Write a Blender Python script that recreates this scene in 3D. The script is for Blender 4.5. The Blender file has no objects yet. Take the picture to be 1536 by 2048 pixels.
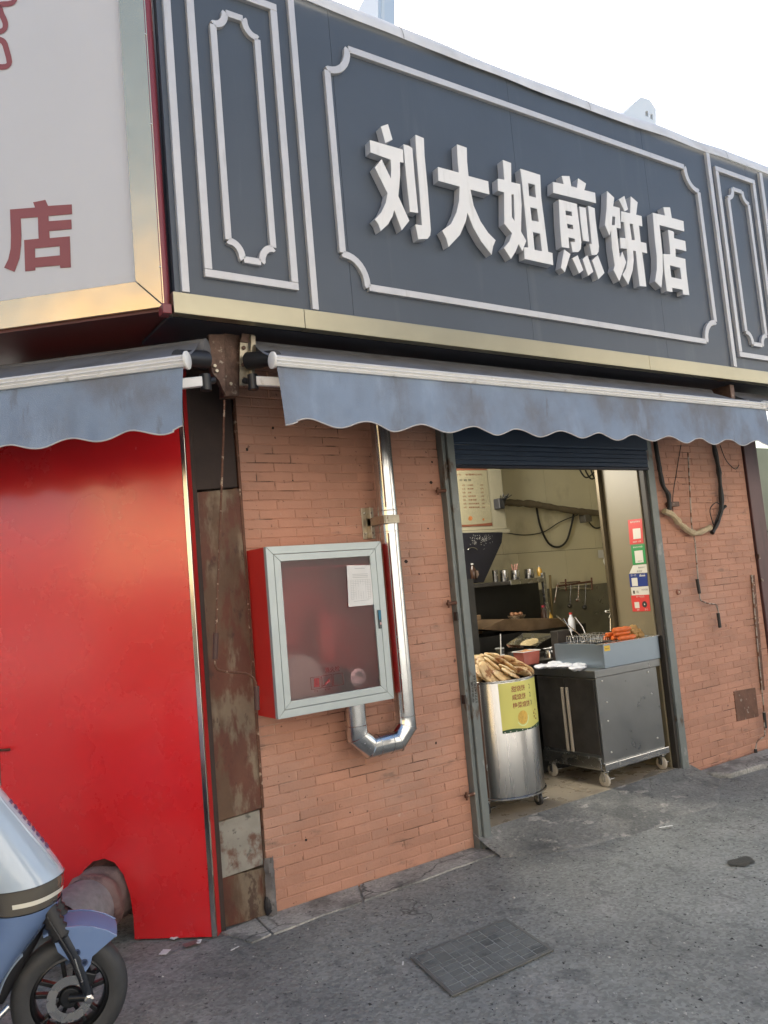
import bpy, bmesh, math, random
from mathutils import Vector, Matrix, noise
from mathutils.geometry import tessellate_polygon
random.seed(7)
C = bpy.context.scene.collection
scene = bpy.context.scene
V = Vector
# ------------------------------------------------------------------ camera
FPX, PITCH, ROLL, YAW = 1600.0, 0.0926172, -0.0871873, 0.5917665
CAM = V((0.0, -3.675, 1.5))
_f = V((math.sin(YAW)*math.cos(PITCH), math.cos(YAW)*math.cos(PITCH), math.sin(PITCH)))
_r0 = V((math.cos(YAW), -math.sin(YAW), 0)); _u0 = _r0.cross(_f)
_r = math.cos(ROLL)*_r0 + math.sin(ROLL)*_u0
_u = -math.sin(ROLL)*_r0 + math.cos(ROLL)*_u0
cam = bpy.data.cameras.new('camera'); camo = bpy.data.objects.new('camera', cam); C.objects.link(camo)
cam.sensor_fit = 'VERTICAL'; cam.sensor_height = 24; cam.lens = 24*FPX/2048
cam.clip_start = 0.05; cam.clip_end = 3000
camo.matrix_world = Matrix(((_r.x, _u.x, -_f.x, CAM.x), (_r.y, _u.y, -_f.y, CAM.y), (_r.z, _u.z, -_f.z, CAM.z), (0, 0, 0, 1)))
scene.camera = camo
# ------------------------------------------------------------------ world, sun, exposure
SUN_EL, SUN_AZ = math.radians(28), math.radians(20)      # azimuth measured from +y towards +x: the sun stands behind the shop row
w = bpy.data.worlds.new('World'); scene.world = w; w.use_nodes = True
nt = w.node_tree; bg = nt.nodes['Background']
sky = nt.nodes.new('ShaderNodeTexSky'); sky.sky_type = 'NISHITA'; sky.sun_disc = False
sky.sun_elevation = SUN_EL; sky.sun_rotation = SUN_AZ; sky.dust_density = 4.0; sky.air_density = 1.0; sky.ozone_density = 1.0
nt.links.new(sky.outputs[0], bg.inputs[0]); bg.inputs[1].default_value = 0.13
sun = bpy.data.lights.new('sun', 'SUN'); sun.energy = 4.2; sun.angle = math.radians(0.5); sun.color = (1, 0.95, 0.88)
suno = bpy.data.objects.new('sun', sun); C.objects.link(suno)
sd = V((math.sin(SUN_AZ)*math.cos(SUN_EL), math.cos(SUN_AZ)*math.cos(SUN_EL), math.sin(SUN_EL)))
suno.rotation_euler = sd.to_track_quat('Z', 'Y').to_euler(); suno.location = (0, 20, 30)
scene.view_settings.view_transform = 'Standard'; scene.view_settings.look = 'None'
scene.view_settings.exposure = 1.62; scene.view_settings.gamma = 1; scene.view_settings.use_curve_mapping = False
scene.render.engine = 'CYCLES'
scene.cycles.use_denoising = True
scene.cycles.max_bounces = 10; scene.cycles.diffuse_bounces = 5; scene.cycles.glossy_bounces = 5; scene.cycles.transmission_bounces = 8
scene.cycles.sample_clamp_indirect = 8

# ------------------------------------------------------------------ helpers
def ray(px, py):
    return _r*((px-768)/FPX) - _u*((py-1024)/FPX) + _f
def W(px, py, y):                       # point of the plane y = const seen at a photo pixel
    r = ray(px, py); return CAM + r*((y-CAM.y)/r.y)
def WX(px, py, x):
    r = ray(px, py); return CAM + r*((x-CAM.x)/r.x)
LU = V((-.75, .6614, 0)); LN = V((-.6614, -.75, 0)); LA = V((1.332, -.049, 0))   # the wall of the shop on the left: along, outwards, corner
def WL(px, py, off=0.0):                # point of a plane parallel to the left shop's wall
    r = ray(px, py); P0 = LA + LN*off; return CAM + r*(((P0-CAM).dot(LN))/r.dot(LN))
def Lp(s, off, z): return LA + LU*s + LN*off + V((0, 0, z))

class MB:
    def __init__(self): self.v = []; self.f = []
    def add(self, vs, fs):
        b = len(self.v); self.v += [V(p) for p in vs]; self.f += [[b+i for i in f] for f in fs]; return self
    def box(self, x0, x1, y0, y1, z0, z1):
        return self.add([(x, y, z) for z in (z0, z1) for y in (y0, y1) for x in (x0, x1)],
            [(0, 2, 3, 1), (4, 5, 7, 6), (0, 1, 5, 4), (2, 6, 7, 3), (0, 4, 6, 2), (1, 3, 7, 5)])
    def obox(self, c, ax, ay, az):      # centre and three half-axis vectors
        c = V(c); ax = V(ax); ay = V(ay); az = V(az)
        return self.add([c+i*ax+j*ay+k*az for k in (-1, 1) for j in (-1, 1) for i in (-1, 1)],
            [(0, 2, 3, 1), (4, 5, 7, 6), (0, 1, 5, 4), (2, 6, 7, 3), (0, 4, 6, 2), (1, 3, 7, 5)])
    def tube(self, pts, r, seg=8, caps=True):
        pts = [V(p) for p in pts]; n = len(pts); rr = r if isinstance(r, (list, tuple)) else [r]*n
        ref = None; rings = []
        for i, p in enumerate(pts):
            a = (p-pts[i-1]).normalized() if i else None; b = (pts[i+1]-p).normalized() if i < n-1 else None
            if a is None: t = b; k = 1
            elif b is None: t = a; k = 1
            else:
                t = (a+b); t = t.normalized() if t.length > 1e-6 else a; k = 1/max(.4, t.dot(a))
            if ref is None:
                ref = V((0, 0, 1)) if abs(t.z) < .9 else V((1, 0, 0))
            e1 = (ref - t*ref.dot(t)).normalized(); ref = e1; e2 = t.cross(e1)
            ring = []
            for j in range(seg):
                q = e1*math.cos(2*math.pi*j/seg)+e2*math.sin(2*math.pi*j/seg)
                if k > 1.001 and a is not None and b is not None:
                    m = (b-a)
                    if m.length > 1e-6:
                        m.normalize(); q = q + m*q.dot(m)*(k-1)
                ring.append(p+q*rr[i])
            rings.append(ring)
        vs = [q for ring in rings for q in ring]; fs = []
        for i in range(n-1):
            for j in range(seg):
                fs.append((i*seg+j, i*seg+(j+1) % seg, (i+1)*seg+(j+1) % seg, (i+1)*seg+j))
        if caps: fs += [tuple(range(seg-1, -1, -1)), tuple((n-1)*seg+j for j in range(seg))]
        return self.add(vs, fs)
    def lathe(self, base, axis, prof, seg=24, caps=(True, True)):   # prof = [(radius, height)]
        axis = V(axis).normalized(); ref = V((1, 0, 0)) if abs(axis.x) < .9 else V((0, 0, 1))
        e1 = (ref-axis*ref.dot(axis)).normalized(); e2 = axis.cross(e1); base = V(base)
        vs = []; fs = []
        for r, h in prof:
            for j in range(seg):
                a = 2*math.pi*j/seg; vs.append(base+axis*h+(e1*math.cos(a)+e2*math.sin(a))*r)
        for i in range(len(prof)-1):
            for j in range(seg): fs.append((i*seg+j, i*seg+(j+1) % seg, (i+1)*seg+(j+1) % seg, (i+1)*seg+j))
        if caps[0]: fs.append(tuple(range(seg-1, -1, -1)))
        if caps[1]: fs.append(tuple((len(prof)-1)*seg+j for j in range(seg)))
        return self.add(vs, fs)
    def prism(self, loops, d, depth=True):     # loops of 3D points on a plane (outline first, then holes), extruded by vector d
        d = V(d); loops = [[V(p) for p in l] for l in loops]
        tris = tessellate_polygon(loops); flat = [p for l in loops for p in l]; n = len(flat)
        fs = [tuple(t) for t in tris]
        if not depth: return self.add(flat, fs)
        fs += [tuple(n+i for i in reversed(t)) for t in tris]
        b = 0
        for l in loops:
            m = len(l)
            for i in range(m): fs.append((b+i, b+(i+1) % m, n+b+(i+1) % m, n+b+i))
            b += m
        return self.add(flat+[p+d for p in flat], fs)
    def grid(self, fn, nu, nv, closed_u=False):
        vs = [fn(i/nu, j/nv) for j in range(nv+1) for i in range(nu+(0 if closed_u else 1))]
        wd = nu if closed_u else nu+1; fs = []
        for j in range(nv):
            for i in range(nu):
                i2 = (i+1) % wd if closed_u else i+1
                fs.append((j*wd+i, j*wd+i2, (j+1)*wd+i2, (j+1)*wd+i))
        return self.add(vs, fs)
    def sphere(self, c, r, seg=12, rings=8):
        if not isinstance(r, (tuple, list)): r = (r, r, r)
        c = V(c)
        prof = []
        vs = []; fs = []
        for i in range(rings+1):
            th = math.pi*i/rings
            for j in range(seg):
                a = 2*math.pi*j/seg
                vs.append(c+V((r[0]*max(math.sin(th), .01)*math.cos(a), r[1]*max(math.sin(th), .01)*math.sin(a), r[2]*math.cos(th))))
        for i in range(rings):
            for j in range(seg): fs.append((i*seg+j, (i+1)*seg+j, (i+1)*seg+(j+1) % seg, i*seg+(j+1) % seg))
        return self.add(vs, fs)
    def mesh(self, name, m, off=V((0, 0, 0)), smooth=False):
        me = bpy.data.meshes.new(name); me.from_pydata([p-off for p in self.v], [], self.f)
        bm = bmesh.new(); bm.from_mesh(me); bmesh.ops.recalc_face_normals(bm, faces=bm.faces); bm.to_mesh(me); bm.free()
        if smooth:
            me.polygons.foreach_set('use_smooth', [True]*len(me.polygons))
            if smooth != 'all': me.set_sharp_from_angle(angle=math.radians(40))
        me.materials.append(m); return me

def wloc(o):
    p = V((0, 0, 0))
    while o is not None: p += o.location; o = o.parent
    return p
def obj(name, mb, m, parent=None, bevel=0, smooth=False, seg=2, **props):
    off = wloc(parent) if parent is not None else V((0, 0, 0))
    o = bpy.data.objects.new(name, mb.mesh(name, m, off, smooth)); C.objects.link(o)
    if parent is not None: o.parent = parent
    if bevel:
        b = o.modifiers.new('bevel', 'BEVEL'); b.width = bevel; b.segments = seg; b.limit_method = 'ANGLE'; b.angle_limit = math.radians(35)
    for k, v in props.items(): o[k] = v
    return o
def thing(name, label, cat, loc=(0, 0, 0), group=None):
    o = bpy.data.objects.new(name, None); C.objects.link(o); o.location = loc; o.empty_display_size = .1
    o['label'] = label; o['category'] = cat
    if group: o['group'] = group
    return o
def tag(o, label, cat, group=None):
    o['label'] = label; o['category'] = cat
    if group: o['group'] = group
    return o
def struct(name, mb, m, **k):
    o = obj(name, mb, m, **k); o['kind'] = 'structure'; return o
def dup_tree(o, parent=None):
    c = o.copy(); C.objects.link(c); c.parent = parent
    for ch in list(o.children): dup_tree(ch, c)
    return c

# ------------------------------------------------------------------ materials
def srgb(r, g, b):
    f = lambda c: (c/255/12.92 if c/255 <= .04045 else ((c/255+.055)/1.055)**2.4)
    return (f(r), f(g), f(b), 1)
_mats = {}
def M(name, col, rough=.6, metal=0.0, var=0.0, vs=4.0, col2=None, c2s=3.0, c2=(.5, .6), bump=0.0, bs=80.0, bump2=0.0, b2s=6.0,
      layers=(), rand=0.0, coat=0.0, spec=.5, rvar=0.0, stretch=(1, 1, 1), trans=0.0, emit=0.0, alpha=1.0, sheen=0.0, aniso=0.0):
    """layers: (colour, scale, lo, hi, stretch, strength) patches of another colour by noise"""
    if name in _mats: return _mats[name]
    m = bpy.data.materials.new(name); m.use_nodes = True; t = m.node_tree; N = t.nodes; L = t.links
    b = N['Principled BSDF']; col = tuple(col)+((1,) if len(col) == 3 else ())
    geo = N.new('ShaderNodeNewGeometry')
    def mapped(st):
        mp = N.new('ShaderNodeMapping'); mp.inputs['Scale'].default_value = st; L.new(geo.outputs['Position'], mp.inputs['Vector']); return mp.outputs[0]
    base = None
    rgb = N.new('ShaderNodeRGB'); rgb.outputs[0].default_value = col; cur = rgb.outputs[0]
    def noi(scale, st=(1, 1, 1), det=6, rg=.6):
        n = N.new('ShaderNodeTexNoise'); n.inputs['Scale'].default_value = scale; n.inputs['Detail'].default_value = det
        n.inputs['Roughness'].default_value = rg; L.new(mapped(st), n.inputs['Vector']); return n.outputs['Fac']
    def ramp(src, lo, hi):
        r = N.new('ShaderNodeMapRange'); r.interpolation_type = 'SMOOTHSTEP'; r.inputs[1].default_value = lo; r.inputs[2].default_value = hi; L.new(src, r.inputs[0]); return r.outputs[0]
    def mix(fac, a, bb):
        x = N.new('ShaderNodeMix'); x.data_type = 'RGBA'; L.new(fac, x.inputs[0]); L.new(a, x.inputs[6])
        if isinstance(bb, tuple): x.inputs[7].default_value = bb if len(bb) == 4 else bb+(1,)
        else: L.new(bb, x.inputs[7])
        return x.outputs[2]
    lay = list(layers)
    if col2 is not None: lay.insert(0, (col2, c2s, c2[0], c2[1], stretch, 1.0))
    for (c, s, lo, hi, st, amt) in lay:
        fac = ramp(noi(s, st), lo, hi)
        if amt < 1:
            mm = N.new('ShaderNodeMath'); mm.operation = 'MULTIPLY'; mm.inputs[1].default_value = amt; L.new(fac, mm.inputs[0]); fac = mm.outputs[0]
        cur = mix(fac, cur, tuple(c))
    if var > 0 or rand > 0:
        hs = N.new('ShaderNodeHueSaturation'); L.new(cur, hs.inputs['Color'])
        acc = N.new('ShaderNodeMath'); acc.operation = 'ADD'; acc.inputs[0].default_value = 1.0; acc.inputs[1].default_value = 0
        if var > 0:
            mr = N.new('ShaderNodeMapRange'); mr.inputs[1].default_value = .25; mr.inputs[2].default_value = .75; mr.inputs[3].default_value = 1-var; mr.inputs[4].default_value = 1+var
            L.new(noi(vs, stretch), mr.inputs[0]); L.new(mr.outputs[0], acc.inputs[0])
        if rand > 0:
            oi = N.new('ShaderNodeObjectInfo'); mr = N.new('ShaderNodeMapRange'); mr.inputs[3].default_value = -rand; mr.inputs[4].default_value = rand
            L.new(oi.outputs['Random'], mr.inputs[0]); L.new(mr.outputs[0], acc.inputs[1])
        L.new(acc.outputs[0], hs.inputs['Value']); cur = hs.outputs[0]
    L.new(cur, b.inputs['Base Color'])
    b.inputs['Roughness'].default_value = rough; b.inputs['Metallic'].default_value = metal
    b.inputs['Specular IOR Level'].default_value = spec
    if rvar > 0:
        mr = N.new('ShaderNodeMapRange'); mr.inputs[1].default_value = .3; mr.inputs[2].default_value = .7
        mr.inputs[3].default_value = max(.02, rough-rvar); mr.inputs[4].default_value = min(1, rough+rvar)
        L.new(noi(vs*2.3, stretch), mr.inputs[0]); L.new(mr.outputs[0], b.inputs['Roughness'])
    if coat: b.inputs['Coat Weight'].default_value = coat; b.inputs['Coat Roughness'].default_value = .13 if name == 'red_metal_panel' else .08
    if trans: b.inputs['Transmission Weight'].default_value = trans
    if sheen: b.inputs['Sheen Weight'].default_value = sheen
    if alpha < 1: b.inputs['Alpha'].default_value = alpha
    if emit: b.inputs['Emission Color'].default_value = col; b.inputs['Emission Strength'].default_value = emit
    nrm = None
    for amt, sc, dist in ((bump2, b2s, .02), (bump, bs, .004)):
        if amt > 0:
            bp = N.new('ShaderNodeBump'); bp.inputs['Strength'].default_value = amt; bp.inputs['Distance'].default_value = dist
            L.new(noi(sc, stretch, 8 if sc > 10 else 2), bp.inputs['Height'])
            if nrm is not None: L.new(nrm, bp.inputs['Normal'])
            nrm = bp.outputs[0]
    if nrm is not None: L.new(nrm, b.inputs['Normal'])
    _mats[name] = m; return m

brickm = M('painted_brick', (.42, .215, .145), .66, var=.13, vs=3, rand=.085, bump=.6, bs=90, bump2=.2, b2s=30, layers=(
    ((.15, .085, .06), 2.2, .57, .72, (1, 1, 1.6), .5), ((.34, .22, .17), 1.3, .48, .66, (1, 1, .8), .45), ((.10, .05, .035), 33, .64, .68, (1, 1, 1), .85), ((.13, .09, .07), 5, .60, .70, (.7, 1, 2.2), .55), ((.46, .34, .28), 16, .66, .72, (1, 1, 1), .5)))
jointm = M('brick_joint', (.42, .215, .145), .8, var=.2, vs=9, bump=.6, bs=90, layers=(((.06, .035, .025), 2.6, .55, .62, (1, 1, 2.5), .9), ((.48, .33, .26), 2.0, .52, .62, (1, 1, 1), .6)))
rustm = M('rusted_sheet', (.10, .055, .03), .65, var=.3, vs=5, bump=.7, bs=60, bump2=.3, b2s=5, layers=(((.22, .175, .12), 3.4, .47, .60, (1.6, 1.6, .5), .7),
    ((.095, .026, .013), 5.5, .45, .56, (1.7, 1.7, .6), .9), ((.05, .02, .012), 12, .58, .66, (1, 1, .6), .8)))
patchm = M('bare_plaster_patch', (.25, .235, .20), .8, var=.2, vs=9, bump=.6, bs=50, layers=(((.12, .05, .03), 7, .5, .6, (1, 1, .7), .9), ((.05, .045, .04), 20, .58, .66, (1, 1, 1), .7)))
stonem = M('broken_concrete', (.14, .13, .125), .9, var=.3, vs=18, bump=1, bs=50)
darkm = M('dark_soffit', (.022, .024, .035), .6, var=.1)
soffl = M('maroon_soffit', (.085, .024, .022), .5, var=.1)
redm = M('red_metal_panel', (.66, .013, .017), .27, spec=.7, coat=1, var=.03, vs=1.5, rvar=.03, layers=(((.34, .05, .045), 7, .60, .78, (1, 1, .5), .14), ((.30, .16, .13), 60, .70, .74, (1, 1, 1), .5)))
redside = M('red_panel_edge', (.46, .015, .016), .4)
steelm = M('stainless_steel', (.56, .56, .55), .24, 1, var=.08, vs=6, rvar=.08)
barrelm = M('brushed_barrel_steel', (.42, .418, .41), .27, 1, var=.05, vs=5, rvar=.06, bump=.12, bs=30, stretch=(1, 1, .04))
cartm = M('grey_steel_sheet', (.22, .228, .23), .34, .85, var=.08, vs=5, rvar=.08)
greasy = M('greasy_dark_steel', (.07, .065, .06), .4, .6, var=.3, vs=8, bump=.3, bs=40)
ductm = M('shiny_duct_sheet', (.60, .61, .61), .20, 1, var=.04, vs=8, bump=.15, bs=14, rvar=.04)
alum = M('anodised_aluminium', (.42, .47, .47), .42, .35, var=.04, vs=12)
mould = M('silver_moulding', (.50, .50, .51), .42, .3, var=.08, vs=7, layers=(((.33, .32, .30), 6, .58, .74, (3, 1, .5), .5),))
slate = M('slate_board', (.048, .062, .083), .42, .0, var=.08, vs=2.5, bump=.1, bs=200, bump2=.12, b2s=1.5, spec=.6, layers=(((.10, .115, .13), 2.5, .55, .75, (4, 1, .35), .35),))
goldm = M('gold_mirror_trim', (.74, .58, .37), .24, 1, var=.06, vs=5, bump2=.2, b2s=2.4)
goldb = M('gold_brushed_trim', (.34, .315, .23), .34, 1, var=.08, vs=3, bump2=.2, b2s=3)
letterm = M('white_letter_face', (.68, .68, .67), .38, var=.04, vs=5, layers=(((.50, .49, .46), 5, .56, .74, (3, 1, .5), .5),))
capm = M('roof_cap_sheet', (.60, .60, .59), .45, .1, var=.12, vs=5, bump2=.15, b2s=3, layers=(((.36, .33, .28), 3, .55, .7, (.4, 1, 1), .5),))
burg = M('burgundy_corner_tube', (.17, .03, .04), .3, var=.08)
lightbox = M('lightbox_canvas', (.49, .495, .515), .42, var=.02, vs=3, spec=.4)
redprint = M('red_print', (.22, .062, .066), .5)
fabric = M('faded_blue_awning', (.19, .245, .335), .85, var=.08, vs=9, bump=.35, bs=260, layers=(
    ((.135, .14, .16), 2.2, .42, .66, (1, 1, .8), .85), ((.24, .31, .42), 5, .56, .70, (1, 1, .35), .55), ((.105, .10, .10), 11, .62, .72, (1, 1, .25), .45)))
canopym = M('grey_awning_top', (.13, .135, .15), .85, var=.15, vs=6, bump=.4, bs=200, layers=(((.085, .08, .078), 4, .5, .68, (1, 1, 1), .7),))  # greyer and darker than the valance fabric
piping = M('awning_piping', (.42, .40, .40), .7, var=.1, vs=20)
whitem = M('white_aluminium', (.66, .66, .65), .35, .1, var=.05, vs=15, layers=(((.25, .22, .18), 14, .6, .7, (1, 1, 1), .5),))
plastw = M('white_plastic', (.68, .68, .66), .35)
blackpl = M('black_plastic', (.018, .018, .02), .45, var=.1)
rubber = M('tyre_rubber', (.035, .037, .04), .6, var=.15, vs=30, bump=.2, bs=200)
asphalt = M('worn_asphalt', (.225, .230, .214), .86, var=.16, vs=1.6, bump=1, bs=120, bump2=.6, b2s=22, rvar=.08, layers=(
    ((.160, .163, .155), 1.0, .46, .64, (1, 1, 1), .7), ((.27, .265, .25), 2.7, .54, .66, (1, 1, 1), .55), ((.11, .112, .11), 5.5, .56, .66, (1.6, 1, 1), .6),
    ((.05, .05, .048), 34, .62, .66, (1, 1, 1), .85), ((.40, .39, .36), 75, .66, .70, (1, 1, 1), .85)))
cement = M('old_cement', (.33, .325, .30), .88, var=.2, vs=4, bump=.9, bs=70, bump2=.5, b2s=14, layers=(((.12, .12, .112), 3, .46, .6, (1, 1, 1), .8), ((.34, .32, .29), 9, .6, .68, (1, 1, 1), .6), ((.05, .05, .05), 38, .62, .68, (1, 1, 1), .85)))
rampm = M('ramp_cement', (.205, .203, .188), .85, var=.22, vs=3, bump=1, bs=80, bump2=.6, b2s=15, layers=(((.12, .122, .116), 2.2, .46, .58, (1, 1, 1), .85), ((.40, .37, .33), 5.5, .58, .64, (1, 1.5, 1), .8), ((.32, .30, .28), 14, .6, .66, (1, 1, 1), .6), ((.04, .04, .04), 42, .62, .67, (1, 1, 1), .85)))
def grain(m, scale, amt, crack=None):
    t = m.node_tree; N = t.nodes; L = t.links; b = N['Principled BSDF']; src = b.inputs['Base Color'].links[0].from_socket
    geo = N.new('ShaderNodeNewGeometry'); vo = N.new('ShaderNodeTexVoronoi'); vo.inputs['Scale'].default_value = scale; L.new(geo.outputs['Position'], vo.inputs['Vector'])
    sp = N.new('ShaderNodeSeparateColor'); L.new(vo.outputs['Color'], sp.inputs[0]); mr = N.new('ShaderNodeMapRange'); mr.inputs[3].default_value = 1-amt; mr.inputs[4].default_value = 1+amt; L.new(sp.outputs[0], mr.inputs[0])
    hs = N.new('ShaderNodeHueSaturation'); L.new(src, hs.inputs['Color']); L.new(mr.outputs[0], hs.inputs['Value']); cur = hs.outputs[0]
    if crack:
        sc, wd, msk = crack
        nz = N.new('ShaderNodeTexNoise'); nz.inputs['Scale'].default_value = 2.5; nz.inputs['Detail'].default_value = 5; L.new(geo.outputs['Position'], nz.inputs['Vector'])
        va = N.new('ShaderNodeVectorMath'); va.operation = 'MULTIPLY_ADD'; va.inputs[1].default_value = (.5, .5, .5); L.new(nz.outputs['Color'], va.inputs[0]); L.new(geo.outputs['Position'], va.inputs[2])
        v2 = N.new('ShaderNodeTexVoronoi'); v2.feature = 'DISTANCE_TO_EDGE'; v2.inputs['Scale'].default_value = sc; L.new(va.outputs[0], v2.inputs['Vector'])
        m1 = N.new('ShaderNodeMapRange'); m1.inputs[1].default_value = 0; m1.inputs[2].default_value = wd; m1.inputs[3].default_value = 1; m1.inputs[4].default_value = 0; L.new(v2.outputs['Distance'], m1.inputs[0])
        n3 = N.new('ShaderNodeTexNoise'); n3.inputs['Scale'].default_value = 1.3; L.new(geo.outputs['Position'], n3.inputs['Vector'])
        m2 = N.new('ShaderNodeMapRange'); m2.inputs[1].default_value = msk; m2.inputs[2].default_value = msk+.06; L.new(n3.outputs['Fac'], m2.inputs[0])
        mm = N.new('ShaderNodeMath'); mm.operation = 'MULTIPLY'; L.new(m1.outputs[0], mm.inputs[0]); L.new(m2.outputs[0], mm.inputs[1])
        mx = N.new('ShaderNodeMix'); mx.data_type = 'RGBA'; L.new(mm.outputs[0], mx.inputs[0]); L.new(cur, mx.inputs[6]); mx.inputs[7].default_value = (.075, .074, .068, 1); cur = mx.outputs[2]
    L.new(cur, b.inputs['Base Color'])
grain(asphalt, 80, .22, (.9, .005, .60)); grain(rampm, 85, .20, (2.0, .010, .52)); grain(cement, 90, .18, (1.5, .012, .45))
tilem = M('beige_floor_tile', (.33, .28, .21), .3, var=.08, vs=4, rand=.04, rvar=.1, layers=(((.14, .11, .08), 3, .55, .68, (1, 1, 1), .5),))
groutm = M('floor_grout', (.10, .085, .07), .8)
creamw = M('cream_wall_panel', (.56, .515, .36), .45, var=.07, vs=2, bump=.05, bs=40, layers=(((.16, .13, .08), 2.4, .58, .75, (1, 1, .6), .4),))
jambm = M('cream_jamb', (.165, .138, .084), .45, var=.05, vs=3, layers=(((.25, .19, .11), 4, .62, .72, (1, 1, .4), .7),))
framem = M('grey_door_frame', (.17, .19, .185), .55, .3, var=.12, vs=9, bump=.3, bs=60, layers=(((.08, .045, .025), 9, .6, .68, (1, 1, .4), .85), ((.33, .33, .31), 14, .62, .68, (1, 1, .5), .6)))
shutm = M('blue_shutter_steel', (.012, .030, .062), .6, .1, var=.08)
signred = M('sticker_red', (.52, .045, .04), .4); signgreen = M('sticker_green', (.02, .22, .06), .4)
signblue = M('sticker_blue', (.012, .03, .17), .4); stickw = M('sticker_white', (.55, .53, .47), .45); inkm = M('black_ink', (.02, .02, .02), .6)
inkred = M('dark_red_ink', (.25, .015, .03), .5); brownink = M('brown_ink', (.13, .04, .02), .6); lime = M('lime_sticker', (.60, .57, .15), .4, var=.04)
menum = M('menu_sheet', (.20, .18, .115), .5, var=.08, vs=5); darkgreen = M('dark_green_print', (.02, .06, .025), .5)
breadm = M('flatbread_crust', (.60, .42, .21), .6, var=.22, vs=14, rand=.15, bump=.6, bs=60, layers=(((.62, .50, .30), 11, .48, .6, (1, 1, 1), .8), ((.24, .09, .028), 13, .50, .60, (1, 1, 1), .9)))
sausm = M('orange_fried_sausage', (.62, .14, .03), .35, var=.2, vs=30, bump=.4, bs=50)
friedm = M('brown_fried_ball', (.33, .19, .06), .5, var=.3, vs=30, rand=.15, bump=.8, bs=60)
bagm = M('thin_plastic_bag', (.66, .68, .74), .3, var=.08, vs=20)
cablem = M('black_cable', (.012, .012, .012), .5, var=.2)
conduitm = M('taped_conduit', (.11, .085, .05), .75, var=.3, vs=14, bump=.6, bs=60)
tapewrap = M('cream_wrapping_tape', (.42, .34, .22), .7, var=.25, vs=18, bump=.6, bs=60)
cabred = M('red_cabinet_paint', (.56, .024, .02), .38, var=.04, vs=5)
paperm = M('white_paper', (.62, .62, .61), .7, var=.03, vs=12)
rodm = M('rusty_steel_rod', (.34, .30, .26), .45, .5, var=.3, vs=40, bump=.5, bs=120, layers=(((.14, .05, .02), 28, .48, .56, (1, 1, 1), .9),))
rodbrown = M('brown_rusty_rod', (.11, .045, .025), .55, .3, var=.3, vs=40, bump=.5, bs=120, layers=(((.40, .30, .22), 30, .58, .66, (1, 1, 1), .9),))
gripm = M('dark_grip', (.014, .013, .013), .5); gripb = M('brown_grip', (.06, .022, .016), .5)
bracketm = M('rusty_bracket', (.10, .06, .045), .5, .5, var=.4, vs=22, bump=.7, bs=60, layers=(((.30, .25, .2), 25, .58, .68, (1, 1, 1), .8),))
zincm = M('zinc_bracket', (.40, .36, .28), .35, .7, var=.2, vs=20, layers=(((.12, .045, .02), 25, .6, .68, (1, 1, 1), .9),))
galvm = M('galvanised_collar', (.20, .225, .235), .55, .15, var=.3, vs=22)
wrapm = M('old_pink_wrapping', (.19, .125, .115), .6, var=.35, vs=10, bump=.9, bs=30, bump2=.6, b2s=14, layers=(((.06, .03, .028), 8, .54, .64, (1, 1, 1), .8),))
ironm = M('cast_iron_cover', (.15, .155, .148), .6, .4, var=.2, vs=14, bump=.6, bs=90)
coverm = M('cover_infill', (.145, .152, .143), .85, var=.25, vs=12, rand=.08, bump=.8, bs=90, layers=(((.045, .05, .05), 6, .5, .62, (1, 1, 1), .7), ((.26, .27, .26), 60, .64, .69, (1, 1, 1), .7)))
purple = M('purple_brown_column', (.075, .032, .034), .45, .2, var=.2, vs=4, layers=(((.03, .015, .012), 5, .5, .65, (1, 1, .3), .6),))
greyw = M('stall_back_wall', (.17, .18, .15), .7, var=.15, vs=3)
def simple_glass(name, col, rough, w=.9):
    return M(name, col, rough, trans=w)
scpale = M('scooter_pale_blue_paint', (.42, .50, .58), .2, coat=1, var=.02)
scblue = M('scooter_blue_paint', (.14, .215, .39), .22, coat=1, var=.05, layers=(((.40, .42, .45), 16, .68, .72, (1, 1, .5), .6),))
smoke = M('smoked_lens', (.10, .09, .072), .08, coat=1, spec=.8)
drl = M('pale_light_strip', (.72, .70, .60), .25, coat=1)
alloy = M('dark_alloy', (.03, .032, .036), .35, .7)

# ------------------------------------------------------------------ ground
def gz(x, y):
    near = 1 if (-4 < x < 10 and -6 < y < 0.1) else 0
    return near*(.006*noise.noise(V((x*1.1, y*1.1, 3)))+.0025*noise.noise(V((x*5, y*5, 1))))-.004
def spaced(a, lo, hi, b, st):
    pts = [a, a*.3+lo*.7]; x = lo
    while x < hi: pts.append(x); x += st
    return pts+[hi, hi*.7+b*.3, b]
xs = spaced(-300, -2.5, 9, 300, .07); ys = spaced(-300, -5.0, .3, 300, .07)
g = MB(); g.v = [V((x, y, gz(x, y))) for y in ys for x in xs]; nx = len(xs)
g.f = [(j*nx+i, j*nx+i+1, (j+1)*nx+i+1, (j+1)*nx+i) for j in range(len(ys)-1) for i in range(nx-1)]
ground = struct('ground', g, asphalt, smooth=True)
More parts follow.
